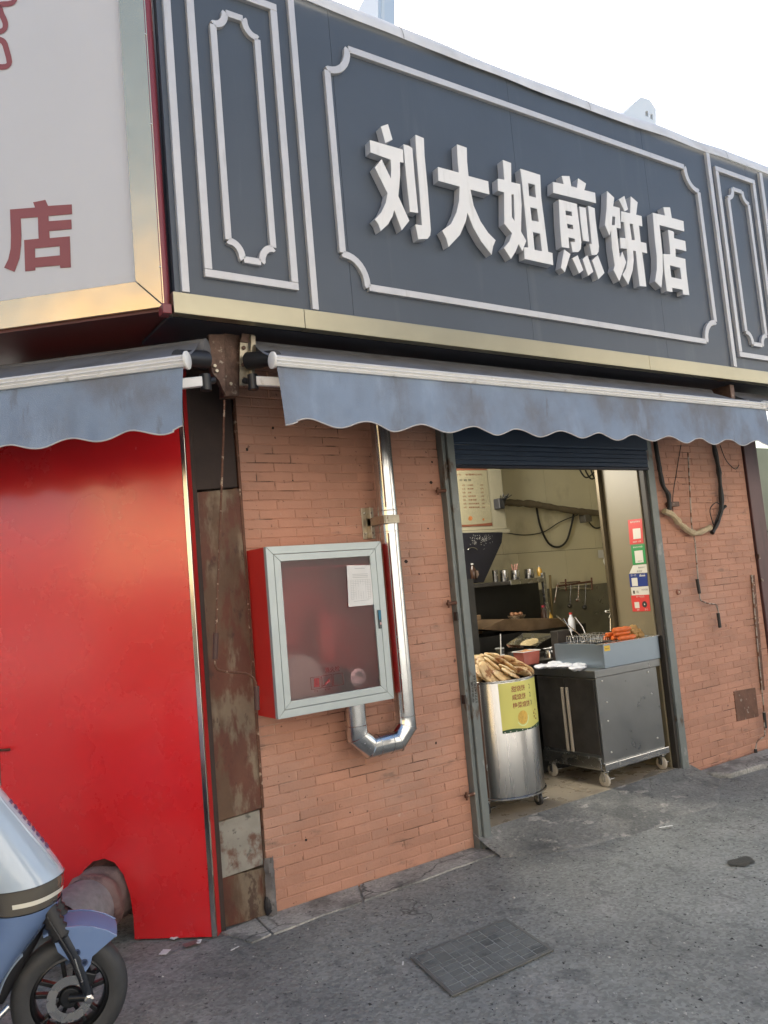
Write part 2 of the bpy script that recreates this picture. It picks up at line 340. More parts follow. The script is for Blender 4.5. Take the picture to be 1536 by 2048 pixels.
# light concrete strip along the foot of the wall, in cracked lengths
strip = bpy.data.objects.new('kerb_strip', None); C.objects.link(strip); strip['kind'] = 'structure'
def slab(pts, z, m, parent, name='slab'):
    mb = MB(); n = len(pts); P = []
    for i in range(n):                                     # ragged outline
        a = V(pts[i]); b = V(pts[(i+1) % n]); k = max(1, int((b-a).length/.05))
        for j in range(k):
            q = a.lerp(b, j/k); P.append(V((q.x+.006*noise.noise(V((q.x*9, q.y*9, 0))), q.y+.012*noise.noise(V((q.x*7, q.y*7, 5))), 0)))
    mb.prism([[V((p.x, p.y, -.02)) for p in P]], (0, 0, .02+z))
    return obj(name, mb, m, parent, bevel=.0025)
for pts in (((1.37, -.02), (1.55, .012), (1.53, -.20), (1.43, -.22)), ((1.56, .012), (2.12, .012), (2.02, -.185), (1.54, -.205)),
            ((2.13, .012), (2.86, .012), (2.93, -.17), (2.035, -.187))):
    slab([(x, y, 0) for x, y in pts], .0035, cement, strip)
# cement ramp in front of the doorway
def rampz(u, v): return .078*(1-v)**1.3
rp = MB()
def rampf(u, v):
    x = 2.88+u*1.98; d = .50+.10*noise.noise(V((x*1.7, 2, 0)))+.03*noise.noise(V((x*7, 1, 0)))
    d *= min(1, .45+u*3, .5+(1-u)*2.2)
    y = -.0-d*v
    return V((x, y, rampz(u, v)+.006*noise.noise(V((x*5, y*5, 2)))+.002-(.012 if v > .999 else 0)))
rp.grid(rampf, 60, 14)
ramp = struct('ramp', rp, rampm, smooth=True)
sl = MB(); P = [V((4.88+.75*a, -.02-.10*b, 0)) for a, b in ((0, 0), (1.6, 0), (1.7, 3), (1.0, 3.5), (.55, 2.4), (.1, 2.2))]
struct('cement_apron', MB().prism([[V((p.x, p.y, -.02)) for p in P]], (0, 0, .05)), cement, bevel=.015)
# broken light edge lines of old cement
for k, (a, b) in enumerate((((1220, 1645), (1300, 1600)), ((1130, 1745), (1225, 1690)))):
    pass
# cover in the road
def G(px, py, z=0.0):
    r = ray(px, py); return CAM + r*((z-CAM.z)/r.z)
cv = thing('manhole_cover', 'square paved manhole cover set in the asphalt in front of the brick wall', 'manhole cover', (2.05, -1.0, 0))
ex = V((.49, 0.0, 0)); ey = V((.06, .33, 0)); o0 = V((1.80, -1.175, 0))
fr = MB()
for a0, a1, b0, b1 in ((-.03, 1.03, -.045, 0), (-.03, 1.03, 1, 1.045), (-.03, 0, 0, 1), (1, 1.03, 0, 1)):
    fr.prism([[o0+ex*a0+ey*b0, o0+ex*a1+ey*b0, o0+ex*a1+ey*b1, o0+ex*a0+ey*b1]], (0, 0, .005))
obj('frame', fr, ironm, cv, bevel=.001)
obj('base', MB().prism([[o0+ex*a+ey*b+V((0, 0, -.003)) for a, b in ((0, 0), (1, 0), (1, 1), (0, 1))]], (0, 0, .0065)), M('cover_joint', (.25, .26, .245), .85, var=.35, vs=9), cv)
cells = []
def split(a0, a1, b0, b1, d):
    wa, wb = (a1-a0)*.49, (b1-b0)*.33
    if d == 0 or max(wa, wb) < .07: cells.append((a0, a1, b0, b1)); return
    k = random.uniform(.35, .65)
    if wa > wb: m = a0+(a1-a0)*k; split(a0, m, b0, b1, d-1); split(m, a1, b0, b1, d-1)
    else: m = b0+(b1-b0)*k; split(a0, a1, b0, m, d-1); split(a0, a1, m, b1, d-1)
split(0, 1, 0, 1, 6)
for a0, a1, b0, b1 in cells:
    ga, gb = .007, .010
    obj('tile', MB().prism([[o0+ex*(a0+ga)+ey*(b0+gb), o0+ex*(a1-ga)+ey*(b0+gb), o0+ex*(a1-ga)+ey*(b1-gb), o0+ex*(a0+ga)+ey*(b1-gb)]], (0, 0, .0048+.0006*random.random())), coverm, cv)
# grit and crumbs on the road
gr = MB(); gd = MB()
for i in range(2600):
    x = random.uniform(.2, 6.5); y = -random.uniform(.03, 1)**.8*2.6; r = random.uniform(.002, .0048)*(1.8 if random.random() < .08 else 1)
    t = gr if i % 3 == 0 else gd; a = random.uniform(0, 6.28); q = V((x, y, gz(x, y)+.0))
    t.add([q+V((r*math.cos(a+k*2.1), r*1.5*math.sin(a+k*2.1), 0)) for k in range(3)]+[q+V((0, 0, r*.8))], [(0, 1, 3), (1, 2, 3), (2, 0, 3)])
obj('pale_grit', gr, M('pale_crumb', (.42, .41, .38), .7), kind='stuff', label='pale grit and crumbs scattered on the asphalt')
obj('dark_grit', gd, M('dark_crumb', (.03, .03, .03), .7), kind='stuff', label='dark grit scattered on the asphalt')
def scrap(px, py, l, wd, m, label, cat, a=0.3):
    p = G(px, py, .004); d = V((math.cos(a), math.sin(a), 0))*l/2; e = V((-math.sin(a), math.cos(a), 0))*wd/2
    mb = MB().grid(lambda u, v: p+d*(2*u-1)+e*(2*v-1)+V((0, 0, .003+.006*abs(noise.noise(V((u*3+px, v*3, 1)))))), 6, 3)
    o = obj('litter', mb, m); o.modifiers.new('solid', 'SOLIDIFY').thickness = .001; tag(o, label, cat); return o
scrap(1332, 1654, .085, .014, plastw, 'white plastic stick lying on the road before the doorway', 'litter', -.35)
scrap(352, 1875, .05, .03, plastw, 'crumpled white scrap at the foot of the red panel', 'litter', .4)
scrap(383, 1888, .07, .04, wrapm, 'reddish torn bag scrap at the foot of the red panel', 'litter', .1)
scrap(398, 1884, .04, .02, paperm, 'small pale paper scrap beside the reddish bag scrap', 'litter', 1.0)
scrap(330, 1905, .05, .035, paperm, 'flat beige scrap between scooter wheel and red panel', 'litter', .8)
scrap(470, 1898, .045, .008, paperm, 'cigarette end beside the broken kerb strip', 'litter', .3)
scrap(806, 1928, .03, .006, paperm, 'thin white sliver at the near corner of the manhole cover', 'litter', .9)
gp = MB(); pr = V((3.62, -1.17, 0))
gp.grid(lambda u, v: pr+V((math.cos(u*6.283)*.075*v*(1+.2*math.sin(u*19)), math.sin(u*6.283)*.05*v*(1+.2*math.sin(u*23)), .004)), 28, 2, True)
obj('oil_stain', gp, M('oily_black', (.045, .050, .044), .5, var=.3, vs=60, bump=.8, bs=90), kind='stuff', label='small black oily patch on the road')

# ------------------------------------------------------------------ brick walls
def brick_mesh(wd, h, seed):
    rnd = random.Random(seed); d = .010; e = .0035
    j = lambda: rnd.uniform(-.0012, .0012)
    vs = [(0, d, 0), (wd, d, 0), (wd, d, h), (0, d, h), (0, .003, 0), (wd, .003, 0), (wd, .003, h), (0, .003, h),
          (e+j(), j()*.4, e+j()), (wd-e+j(), j()*.4, e+j()), (wd-e+j(), j()*.4, h-e+j()), (e+j(), j()*.4, h-e+j())]
    fs = [(0, 1, 5, 4), (1, 2, 6, 5), (2, 3, 7, 6), (3, 0, 4, 7), (4, 5, 9, 8), (5, 6, 10, 9), (6, 7, 11, 10), (7, 4, 8, 11), (8, 9, 10, 11)]
    mb = MB(); mb.add(vs, fs); return mb
def brick_wall(name, x0, x1, zj, xj, label, ztop, hidden=()):
    wall = obj(name, MB().box(x0, x1, .0030, .20, -.03, 2.72), jointm); tag(wall, label, 'wall')
    cache = {}; cnt = 0; rest = MB()
    k0 = int((zj+.03)/.0483)+1
    for k in range(-12, k0+1):
        zb = zj-k*.0483
        if zb < -.02 or zb > ztop: continue
        off = xj+(.1 if k % 2 else 0); i = int((x0-off)/.2)-2
        while off+i*.2 < x1:
            a = max(off+i*.2, x0); b = min(off+(i+1)*.2, x1); i += 1
            wd = b-a-.0038; h = .0483-.0036
            if wd < .02: continue
            hid = any(hx0 < a and b < hx1 and hz0 < zb and zb+.048 < hz1 for hx0, hx1, hz0, hz1 in hidden)
            if zb > 2.30 or hid or cnt >= 300:
                mb = brick_mesh(wd, h, 1); rest.add([p+V((a, 0, zb)) for p in mb.v], mb.f); continue
            var = random.randint(0, 3); key = (round(wd, 3), var)
            if key not in cache: cache[key] = brick_mesh(wd, h, hash(key) % 999).mesh('brick', brickm)
            o = bpy.data.objects.new('brick', cache[key]); C.objects.link(o); o.parent = wall
            o.location = (a, random.uniform(-.0008, .0008), zb); cnt += 1
    if rest.v: obj('upper_bricks', rest, brickm, wall, kind='stuff')
    return wall
brick_wall('brick_wall', 1.62, 2.885, 2.229, 1.817, 'terracotta painted brick wall between the rusty post and the doorway', 2.68, hidden=((1.66, 2.27, .95, 1.72),))
brick_wall('brick_wall', 4.815, 5.975, 2.066, 5.405, 'terracotta painted brick wall right of the doorway with hanging cables', 2.68)
# rusty corner post
post = thing('corner_post', 'rusty sheet covered post between red panel and brick wall', 'post', (1.49, 0, 0))
obj('sheet', MB().prism([[V((1.372, .03, z)) for z in (.0,)]+[V((1.372, .03, 0)), V((1.612, .006, 0)), V((1.612, .18, 0)), V((1.372, .18, 0))]][0:1], (0, 0, .22)), rustm, post, bevel=.004)
obj('sheet', MB().prism([[V((1.380, .016, .22)), V((1.606, .002, .235)), V((1.606, .18, .235)), V((1.380, .18, .22))]], (0, 0, .255)), patchm, post, bevel=.004, label='pale bare patch with rust running down')
obj('sheet', MB().prism([[V((1.368, .005, .478)), V((1.616, -.008, .498)), V((1.616, .18, .498)), V((1.368, .18, .478))]], (0, 0, 1.55)), rustm, post, bevel=.004, label='long upper sheet with peeling grey paint')
obj('sheet', MB().prism([[V((1.37, .012, 2.04)), V((1.61, .0, 2.055)), V((1.61, .18, 2.055)), V((1.37, .18, 2.04))]], (0, 0, .66)), M('dark_rust', (.030, .017, .013), .7, var=.3, vs=6, bump=.5, bs=50), post, bevel=.004)
obj('edge_batten', MB().box(1.366, 1.396, -.006, .03, .0, 2.6), M('dark_rust', (.03, .017, .013)), post, bevel=.003)
obj('angle_strip', MB().box(1.612, 1.626, -.012, .02, .5, 2.6), rodbrown, post, bevel=.002)
rb = MB(); rb.grid(lambda u, v: V((1.600+.05*u+.008*noise.noise(V((u*4, v*9, 1))), -.016-.03*math.sin(u*3.1)*(.6+.5*noise.noise(V((u*5, v*11, 4)))), v*.27)), 6, 20)
obj('broken_edge', rb, stonem, post, smooth=True)
obj('black_hole', MB().sphere((1.615, -.012, .05), (.028, .02, .055)), blackpl, post)

# ------------------------------------------------------------------ shop shell behind the wall
struct('roof', MB().box(1.45, 6.25, -.02, 1.95, 2.76, 2.95), M('roof_slab', (.2, .2, .2), .9))
# interior room
flr = struct('floor', MB().box(2.7, 6.4, .21, 1.95, -.05, .074).box(2.89, 4.81, .003, .21, -.05, .074), groutm)
T = .6
for i in range(7):
    for j in range(4):
        x0 = 2.69+i*T; y0 = -.293+j*T; x1 = x0+T-.004; y1 = y0+T-.004; y0 = max(y0, .002); x0 = max(x0, 2.89); x1 = min(x1, 4.81 if y0 < .2 else 6.38); y1 = min(y1, 1.94)
        if x1-x0 < .03 or y1-y0 < .03: continue
        obj('tile', MB().box(x0, x1, y0, y1, .074, .080), tilem, flr)
bw = struct('back_wall', MB().box(2.6, 6.5, 1.83, 1.95, 0, 2.75), M('wall_joint', (.10, .09, .06), .8))
for i in range(6):
    x0 = 2.62+i*.62+.48
    obj('panel', MB().box(x0, x0+.617, 1.815, 1.829, 1.70, 2.75), creamw, bw)
    obj('panel', MB().box(x0+.18, x0+.797, 1.815, 1.829, .08, 1.696), creamw, bw)
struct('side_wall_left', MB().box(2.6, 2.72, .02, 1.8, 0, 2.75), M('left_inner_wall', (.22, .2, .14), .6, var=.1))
struct('side_wall_right', MB().box(6.3, 6.4, .2, 1.8, 0, 2.75), creamw)
struct('ceiling', MB().box(2.6, 6.4, .0, 1.94, 2.69, 2.75), M('ceiling_board', (.35, .33, .26), .7, var=.1))
struct('inner_partition', MB().box(4.83, 6.3, .201, .215, .08, 2.69), creamw)
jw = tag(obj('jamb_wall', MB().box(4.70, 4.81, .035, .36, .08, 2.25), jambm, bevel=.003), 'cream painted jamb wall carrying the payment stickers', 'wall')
pl = tag(obj('steel_angle_post', MB().box(4.672, 4.712, .362, .40, .08, 2.40).box(4.66, 4.672, .362, .38, .08, 2.4), M('dark_bronze_angle', (.09, .07, .04), .4, .5, var=.2, vs=9), bevel=.002), 'dark bronze steel angle at the inner edge of the cream jamb', 'post')

# door frame
df = thing('door_frame', 'grey steel frame around the food stall doorway', 'door frame', (3.8, 0, 0))
obj('frame_post', MB().box(2.886, 2.912, -.045, .06, -.01, 2.735), framem, df, bevel=.003)
obj('frame_post', MB().box(2.914, 2.966, -.062, .02, -.005, 2.735), framem, df, bevel=.005)
obj('inner_post', MB().box(2.955, 2.985, .022, .07, .08, 2.30), M('dark_steel', (.06, .065, .065), .5, .4, var=.1), df, bevel=.003)
obj('frame_post', MB().box(4.742, 4.812, -.030, .03, -.005, 2.735), framem, df, bevel=.004, label='weathered grey right post')
obj('track', MB().box(4.712, 4.740, -.012, .034, .03, 2.28), M('black_track', (.03, .025, .02), .6), df, bevel=.002)
for z, y in ((2.02, -.03), (1.37, -.03), (.30, -.03)):
    h = MB().tube([(2.82, y-.01, z), (2.885, y-.012, z+.003)], .010, 10); h.tube([(2.83, y-.01, z-.022), (2.83, y-.01, z+.022)], .007, 8)
    obj('hinge', h, rodbrown, df, smooth=True)
for z in (1.27, .80): obj('latch', MB().box(2.872, 2.886, -.052, -.02, z, z+.05), M('rust_black', (.03, .02, .018), .6), df, bevel=.004)
sh = thing('roller_shutter', 'dark blue rolled up shutter box above the doorway', 'shutter', (3.85, 0, 2.2))
obj('housing', MB().box(2.967, 4.741, -.055, .04, 2.30, 2.70), shutm, sh, bevel=.01)
for k in range(4):
    obj('slat', MB().box(2.97, 4.739, -.04-.001*(k % 2), -.02, 2.180+k*.03, 2.2085+k*.03), shutm, sh, bevel=.004)
obj('bottom_bar', MB().box(2.97, 4.739, -.045, -.005, 2.160, 2.178), M('dark_bar', (.012, .016, .03), .4, .4), sh, bevel=.004)
lf = thing('ceiling_lamp', 'small bright lamp inside the top left corner of the doorway', 'lamp', (3.02, .12, 2.2))
lp = W(897, 932, .10)
obj('bulb', MB().sphere(lp, .012), M('lamp_glow', (1, .97, .9), .5, emit=60), lf, smooth='all')
obj('fitting', MB().tube([lp+V((0, .01, .015)), lp+V((0, .02, .48))], .012, 10), blackpl, lf)
pt = bpy.data.lights.new('interior_fill', 'POINT'); pt.energy = 46; pt.shadow_soft_size = .3; pt.color = (1, .95, .85)
pto = bpy.data.objects.new('interior_fill', pt); C.objects.link(pto); pto.location = (3.55, 1.05, 2.42)  # fill light apart from the bulb, moved inwards to brighten the back wall
obj('tube', MB().tube([(3.45, 1.15, 2.62), (4.05, 1.15, 2.62)], .014, 10), M('tube_glow', (1, .95, .85), .5, emit=3), lf)  # unseen glowing tube above the fill light

# ------------------------------------------------------------------ text
def text_mb(body, size=1.0, offset=0.0, sx=1.0):
    cu = bpy.data.curves.new('t', 'FONT'); cu.body = body; cu.size = size; cu.offset = offset; cu.resolution_u = 3
    o = bpy.data.objects.new('t', cu); C.objects.link(o)
    bpy.context.view_layer.update()
    me = bpy.data.meshes.new_from_object(o.evaluated_get(bpy.context.evaluated_depsgraph_get()))
    vs = [v.co.copy() for v in me.vertices]; fs = [tuple(p.vertices) for p in me.polygons]
    bpy.data.objects.remove(o); bpy.data.curves.remove(cu); bpy.data.meshes.remove(me)
    return [V((v.x*sx, v.y, 0)) for v in vs], fs
def put_text(mb, body, org, ex, ez, width=None, height=None, size=.1, offset=0.0, fn=None):
    vs, fs = text_mb(body, 1.0, offset)
    if not vs: return
    x0 = min(v.x for v in vs); x1 = max(v.x for v in vs); y0 = min(v.y for v in vs); y1 = max(v.y for v in vs)
    sx = (width/(x1-x0)) if width else size; sy = (height/(y1-y0)) if height else (sx if width else size)
    if height and not width: sx = sy
    ex = V(ex); ez = V(ez); org = V(org)
    pts = [((v.x-x0)*sx, (v.y-y0)*sy) for v in vs]
    mb.add([fn(a, b) if fn else org+ex*a+ez*b for a, b in pts], fs)

# ------------------------------------------------------------------ main sign
YS = -.45
sg = thing('shop_sign', 'slate shop sign with white characters 刘大姐煎饼店 above the doorway', 'shop sign', (3.5, YS, 2.74))
for a, b in ((1.185, 2.09), (2.09, 3.315), (3.315, 4.54), (4.54, 5.765), (5.765, 6.99), (6.99, 8.2)):
    obj('panel', MB().box(a+.001, b-.001, YS, YS+.03, 2.834, 4.46), slate, sg)
obj('backing', MB().box(1.19, 8.2, YS+.032, YS+.05, 2.78, 4.45), darkm, sg)
for a, b in ((1.169, 1.80), (1.802, 4.31), (4.312, 6.2), (6.202, 8.2)):
    obj('gold_trim', MB().box(a, b, YS-.022, YS+.03, 2.737, 2.832), goldb, sg, bevel=.003)
def capf(u, v):
    x = 1.19+u*7.0; a = v*math.pi*.62
    zt = 4.44+.015*math.sin(x*1.3)+.006*noise.noise(V((x*3, 0, 0)))
    return V((x, YS-.02+.16*(1-math.cos(a)), zt+.150*math.sin(a)+.01*noise.noise(V((x*2, v*3, 7)))))
obj('cap', MB().grid(capf, 90, 10), capm, sg, smooth=True)
for x in (2.55, 4.02, 5.52):
    obj('cap_joint', MB().grid(lambda u, v: (lambda q: V((x+u*.006, q.y-.002, q.z+.002)))(capf((x-1.19)/7.0, v)), 1, 10), M('joint_shade', (.3, .3, .3), .7), sg)
def ribbon(pts, wd, y, d=.022, closed=False):
    """ribbon with mitred corners in the sign plane, one prism per straight run"""
    P = [V((a, 0, b)) for a, b in pts]; n = len(P); out = []
    L_, R_ = [], []
    for i in range(n):
        a = (P[i]-P[i-1]).normalized() if (i or closed) else None
        b = (P[(i+1) % n]-P[i]).normalized() if (i < n-1 or closed) else None
        if a is None: a = b
        if b is None: b = a
        t = (a+b).normalized(); nn = V((-t.z, 0, t.x)); k = 1/max(.5, t.dot(a))
        L_.append(P[i]+nn*wd/2*k); R_.append(P[i]-nn*wd/2*k)
    mb = MB()
    for i in range(n if closed else n-1):
        j = (i+1) % n
        q = [L_[i], L_[j], R_[j], R_[i]]
        top = [V((c.x, y-d, c.z)) for c in q]
        ctr = sum(top, V((0, 0, 0)))/4
        mb.add([V((c.x, y+.001, c.z)) for c in q]+top, [(4, 5, 6, 7), (0, 1, 5, 4), (3, 2, 6, 7)]+([(0, 3, 7, 4)] if (i == 0 and not closed) else [])+([(1, 2, 6, 5)] if (i == n-2 and not closed) else []))
    return mb
def strips(runs, wd, d=.022):
    for r in runs: obj('moulding', ribbon(r, wd, YS, d), mould, sg, bevel=.0022)
g_ = .003
def rect(x0, x1, z0, z1, wd):
    h = wd/2+g_/2
    strips([[(x0, z0+h), (x0, z1-h)], [(x1, z0+h), (x1, z1-h)], [(x0-wd/2, z0), (x1+wd/2, z0)], [(x0-wd/2, z1), (x1+wd/2, z1)]], wd)
def notched(x0, x1, z0, z1, rx, rz, wd, step=.02):
    def arc(cx, cz, sx, sz):
        # concave quarter about the outer corner, with a small square step at each end
        pts = [(cx, cz+sz*(rz+step*.2))]
        for k in range(0, 9):
            a = math.pi/2*(k/8); pts.append((cx+sx*(rx*math.sin(a)*.93+.07*rx), cz+sz*(rz*math.cos(a)*.93+.07*rz)))
        pts.append((cx+sx*(rx+step*.2), cz)); return pts
    e = .002
    runs = [[(x0, z0+rz+step*.2+e), (x0, z1-rz-step*.2-e)], [(x1, z0+rz+step*.2+e), (x1, z1-rz-step*.2-e)],
            [(x0+rx+step*.2+e, z0), (x1-rx-step*.2-e, z0)], [(x0+rx+step*.2+e, z1), (x1-rx-step*.2-e, z1)],
            arc(x0, z0, 1, 1), arc(x1, z0, -1, 1), arc(x0, z1, 1, -1), arc(x1, z1, -1, -1)]
    strips(runs, wd)
vst = lambda x, wd=.034: strips([[(x, 2.836), (x, 4.44)]], wd)
vst(1.228); vst(1.866); vst(5.268, .038); vst(5.948, .038)
rect(1.338, 1.765, 2.937, 4.345, .036); notched(1.443, 1.665, 3.028, 4.225, .062, .075, .032)
notched(2.045, 5.095, 2.99, 4.26, .130, .150, .036, .03)
rect(5.358, 5.83, 2.935, 4.34, .036); notched(5.462, 5.72, 3.03, 4.22, .066, .08, .032)
vst(6.65); notched(6.15, 6.50, 3.03, 4.2, .07, .08, .032)
CH = {
 'a': (720, 230, 5.12, [
  [[(212,120),(283,96),(330,255),(258,290)]],
  [[(100,260),(437,358),(442,490),(405,483),(408,620),(390,835),(502,1085),(425,1182),(348,972),(330,1040),(285,1120),(210,1190),(185,1120),(150,1070),(215,1000),(262,900),(280,805),(150,540),(218,455),(313,655),(318,570),(312,460),(105,385)]],
  [[(442,302),(500,320),(533,345),(555,620),(593,1005),(510,993),(470,620)]],
  [[(565,205),(650,240),(658,420),(690,760),(722,1180),(715,1235),(690,1268),(595,1275),(565,1123),(632,1130),(605,760),(575,400)]]]),
 'b': (720, 230, 5.12, [[[(990,303),(1090,338),(1093,480),(1108,627),(1310,682),(1322,815),(1128,765),(1160,930),(1230,1090),(1310,1210),(1385,1285),(1360,1345),(1345,1432),(1240,1300),(1160,1160),(1098,1000),(1080,1090),(1020,1230),(905,1352),(880,1265),(840,1187),(930,1115),(985,1000),(1012,880),(1018,735),(800,675),(795,535),(1010,592),(998,480)]]]),
 'c': (980, 300, 6.4, [
  [[(160,130),(265,170),(268,415),(383,438),(400,700),(393,1045),(458,1165),(412,1297),(362,1203),(325,1300),(265,1395),(175,1255),(245,1170),(278,1068),(180,945),(178,545),(100,522),(95,370),(180,383)], [(270,568),(302,572),(312,915),(275,860)]],
  [[(385,243),(638,322),(650,600),(740,1305),(795,1322),(805,1475),(440,1395),(432,1248),(487,1250),(440,740),(410,440)], [(483,425),(572,447),(585,612),(497,592)], [(512,735),(600,755),(622,922),(530,905)], [(545,1052),(638,1072),(662,1298),(567,1280)]]]),
 'd': (980, 300, 6.4, [
  [[(915,335),(1012,337),(1037,468),(1110,487),(1125,367),(1225,432),(1203,517),(1340,550),(1352,682),(805,550),(803,410),(940,440)]],
  [[(878,635),(1105,692),(1135,930),(1165,1190),(1158,1270),(1130,1305),(1055,1310),(1030,1178),(1085,1180),(1080,1137),(1000,1120),(1010,1258),(915,1245),(890,940)], [(962,775),(1042,793),(1048,850),(968,835)], [(980,943),(1058,962),(1063,1020),(990,1003)]],
  [[(1140,725),(1220,745),(1240,950),(1265,1175),(1190,1160),(1160,950)]],
  [[(1252,715),(1335,748),(1345,880),(1390,1235),(1385,1305),(1360,1342),(1298,1347),(1270,1203),(1300,1207),(1275,950)]],
  [[(945,1275),(1025,1335),(955,1565),(905,1510)]], [[(1052,1388),(1118,1350),(1190,1540),(1137,1580)]],
  [[(1182,1398),(1243,1348),(1318,1560),(1252,1612)]], [[(1304,1411),(1376,1350),(1461,1576),(1385,1654)]]]),
 'e': (1180, 370, 6.982, [
  [[(235,88),(333,180),(320,300),(410,322),(425,610),(365,597),(385,790),(412,1018),(447,932),(500,1082),(405,1345),(325,1190),(342,1125),(305,880),(288,630),(268,705),(205,560),(228,330)], [(308,440),(348,445),(345,565),(300,560)]],
  [[(400,205),(475,155),(527,342),(480,372)]],
  [[(565,162),(660,245),(640,418),(715,437),(727,580),(677,568),(703,797),(780,815),(793,955),(722,940),(750,1150),(782,1420),(690,1412),(662,1180),(638,925),(597,915),(606,1050),(590,1200),(530,1390),(450,1255),(500,1170),(520,1040),(512,893),(425,883),(418,738),(492,745),(470,522),(430,515),(432,368),(558,398)], [(548,540),(595,548),(625,775),(578,768)]]]),
 'f': (1180, 370, 6.982, [
  [[(1020,312),(1112,315),(1137,462),(1300,507),(1312,650),(965,560),(985,750),(1010,1000),(1012,1200),(993,1438),(905,1345),(930,1180),(930,1000),(900,750),(872,390),(1045,430)]],
  [[(1085,627),(1165,655),(1168,745),(1325,785),(1340,925),(1187,890),(1192,1003),(1325,1035),(1345,1250),(1382,1540),(1295,1530),(1290,1465),(1143,1435),(1148,1495),(1070,1483),(1035,1200),(1017,965),(1118,970),(1105,800)], [(1110,1122),(1255,1158),(1275,1320),(1132,1290)]]])}
lside = M('letter_return', (.40, .42, .46), .4, var=.04)
for k in 'abcdef':
    ox, oy, sc, polys = CH[k]; mb = MB(); fc = MB()
    for loops in polys:
        L3 = [[W(ox+x/sc, oy+y/sc, YS-.050) for x, y in l] for l in loops]
        mb.prism([[p+V((0, .0005, 0)) for p in l] for l in L3], (0, .046, 0)); fc.prism([[p+V((0, -.003, 0)) for p in l] for l in L3], (0, .003, 0))
    lt = obj('letter', mb, lside, sg); obj('face', fc, letterm, lt)
# soffits
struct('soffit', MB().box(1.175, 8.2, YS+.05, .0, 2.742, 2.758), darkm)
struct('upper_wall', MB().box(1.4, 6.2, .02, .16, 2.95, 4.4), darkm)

# ------------------------------------------------------------------ left sign
ls = thing('lightbox_sign', 'white lightbox sign in a gold frame with a red 店 character', 'shop sign', Lp(.4, .4, 2.75))
def lbox(mb, s0, s1, o0, o1, z0, z1):
    return mb.obox(Lp((s0+s1)/2, (o0+o1)/2, (z0+z1)/2), LU*(s1-s0)/2, LN*(o1-o0)/2, V((0, 0, (z1-z0)/2)))
S0 = .018                                    # frame corner; the pixel fit of the sign gives s and z on the plane 0.40 out
lo = -.04
def F(px, py): return WL(px, py, .40)
obj('backing', lbox(MB(), -.12, 2.2, .33, .385, 2.79, 5.0), darkm, ls)
obj('canvas', lbox(MB(), -.01, 2.1, .386, .392, 2.905, 4.9), lightbox, ls)
# mitred gold frame
zb0, zb1, sb0, sb1 = 2.772, 2.903, -.112, .014
def gq(pts): return MB().prism([[Lp(s, .385, z) for s, z in pts]], LN*.030)
obj('gold_frame', gq([(sb0, zb0), (2.2, zb0), (2.2, zb1), (sb1, zb1)]), goldm, ls, bevel=.003)
obj('gold_frame', gq([(sb0, zb0+.003), (sb1, zb1+.003), (sb1, 5.0), (sb0, 5.0)]), goldm, ls, bevel=.003)
for z in (2.95, 3.6, 4.02): obj('screw', MB().sphere(Lp(-.104, .416, z), .005, 8, 5), steelm, ls, smooth='all')
dl = [(155,300),(540,270),(510,190),(698,152),(740,245),(1103,222),(1108,370),(745,400),(750,480),(1097,455),(1102,600),(757,630),(765,740),(1073,712),(1090,1188),(928,1200),(922,1158),(545,1190),(543,1235),(388,1250),(372,770),(595,748),(583,418),(318,437),(330,700),(325,850),(300,1050),(222,1258),(65,1195),(130,1060),(165,900),(170,700)]
dh = [(538,898),(918,865),(922,1005),(540,1040)]
obj('print', MB().prism([[WL(x/7.68, 380+y/7.68, .394) for x, y in dl], [WL(x/7.68, 380+y/7.68, .394) for x, y in dh]], LN*.0012), redprint, ls)
def rib2(pts, wd, nm):
    mb = MB(); P = [WL(x/9.6, y/9.6, .394) for x, y in pts]
    Q = [P[0]]
    for i in range(1, len(P)-1): Q += [P[i].lerp(P[i-1], .3), P[i].lerp(P[i+1], .3)]
    Q.append(P[-1]); n = len(Q); A, B = [], []
    for i in range(n):
        t = (Q[min(i+1, n-1)]-Q[max(i-1, 0)]).normalized(); s = t.cross(LN)*wd/2; A.append(Q[i]+s); B.append(Q[i]-s)
    mb.add([a+LN*.001 for a in A]+[b+LN*.001 for b in B], [(i, i+1, n+i+1, n+i) for i in range(n-1)]); obj(nm, mb, redprint, ls)
rib2([(-60,95),(60,80),(200,75),(275,30),(300,-60)], .027, 'print')
rib2([(-60,120),(10,170),(25,270),(95,400),(112,500),(80,580),(-10,615),(-60,610)], .027, 'print')
rib2([(-60,755),(30,770),(92,830),(120,930),(190,1180),(170,1250),(90,1292),(-60,1280)], .027, 'print')
obj('corner_tube', MB().tube([V((1.152, -.412, 2.76)), V((1.152, -.412, 4.9))], .024, 16), burg, ls, smooth=True)
obj('corner_foot', MB().obox((1.145, -.43, 2.757), (.02, 0, 0), (0, .03, 0), (0, 0, .022)), burg, ls, bevel=.004)
so = MB(); so.prism([[Lp(2.2, .40, 2.76), V((1.160, -.43, 2.76)), V((1.174, -.42, 2.76)), V((1.40, -.0, 2.76)), V((1.40, .2, 2.76)), Lp(2.2, -.1, 2.76)]], (0, 0, .012))
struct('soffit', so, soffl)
struct('left_roof', MB().prism([[Lp(3, .3, 2.79), V((1.40, -.05, 2.79)), V((1.45, 1.9, 2.79)), V((-2, 3.2, 2.79))]], (0, 0, .15)), darkm)

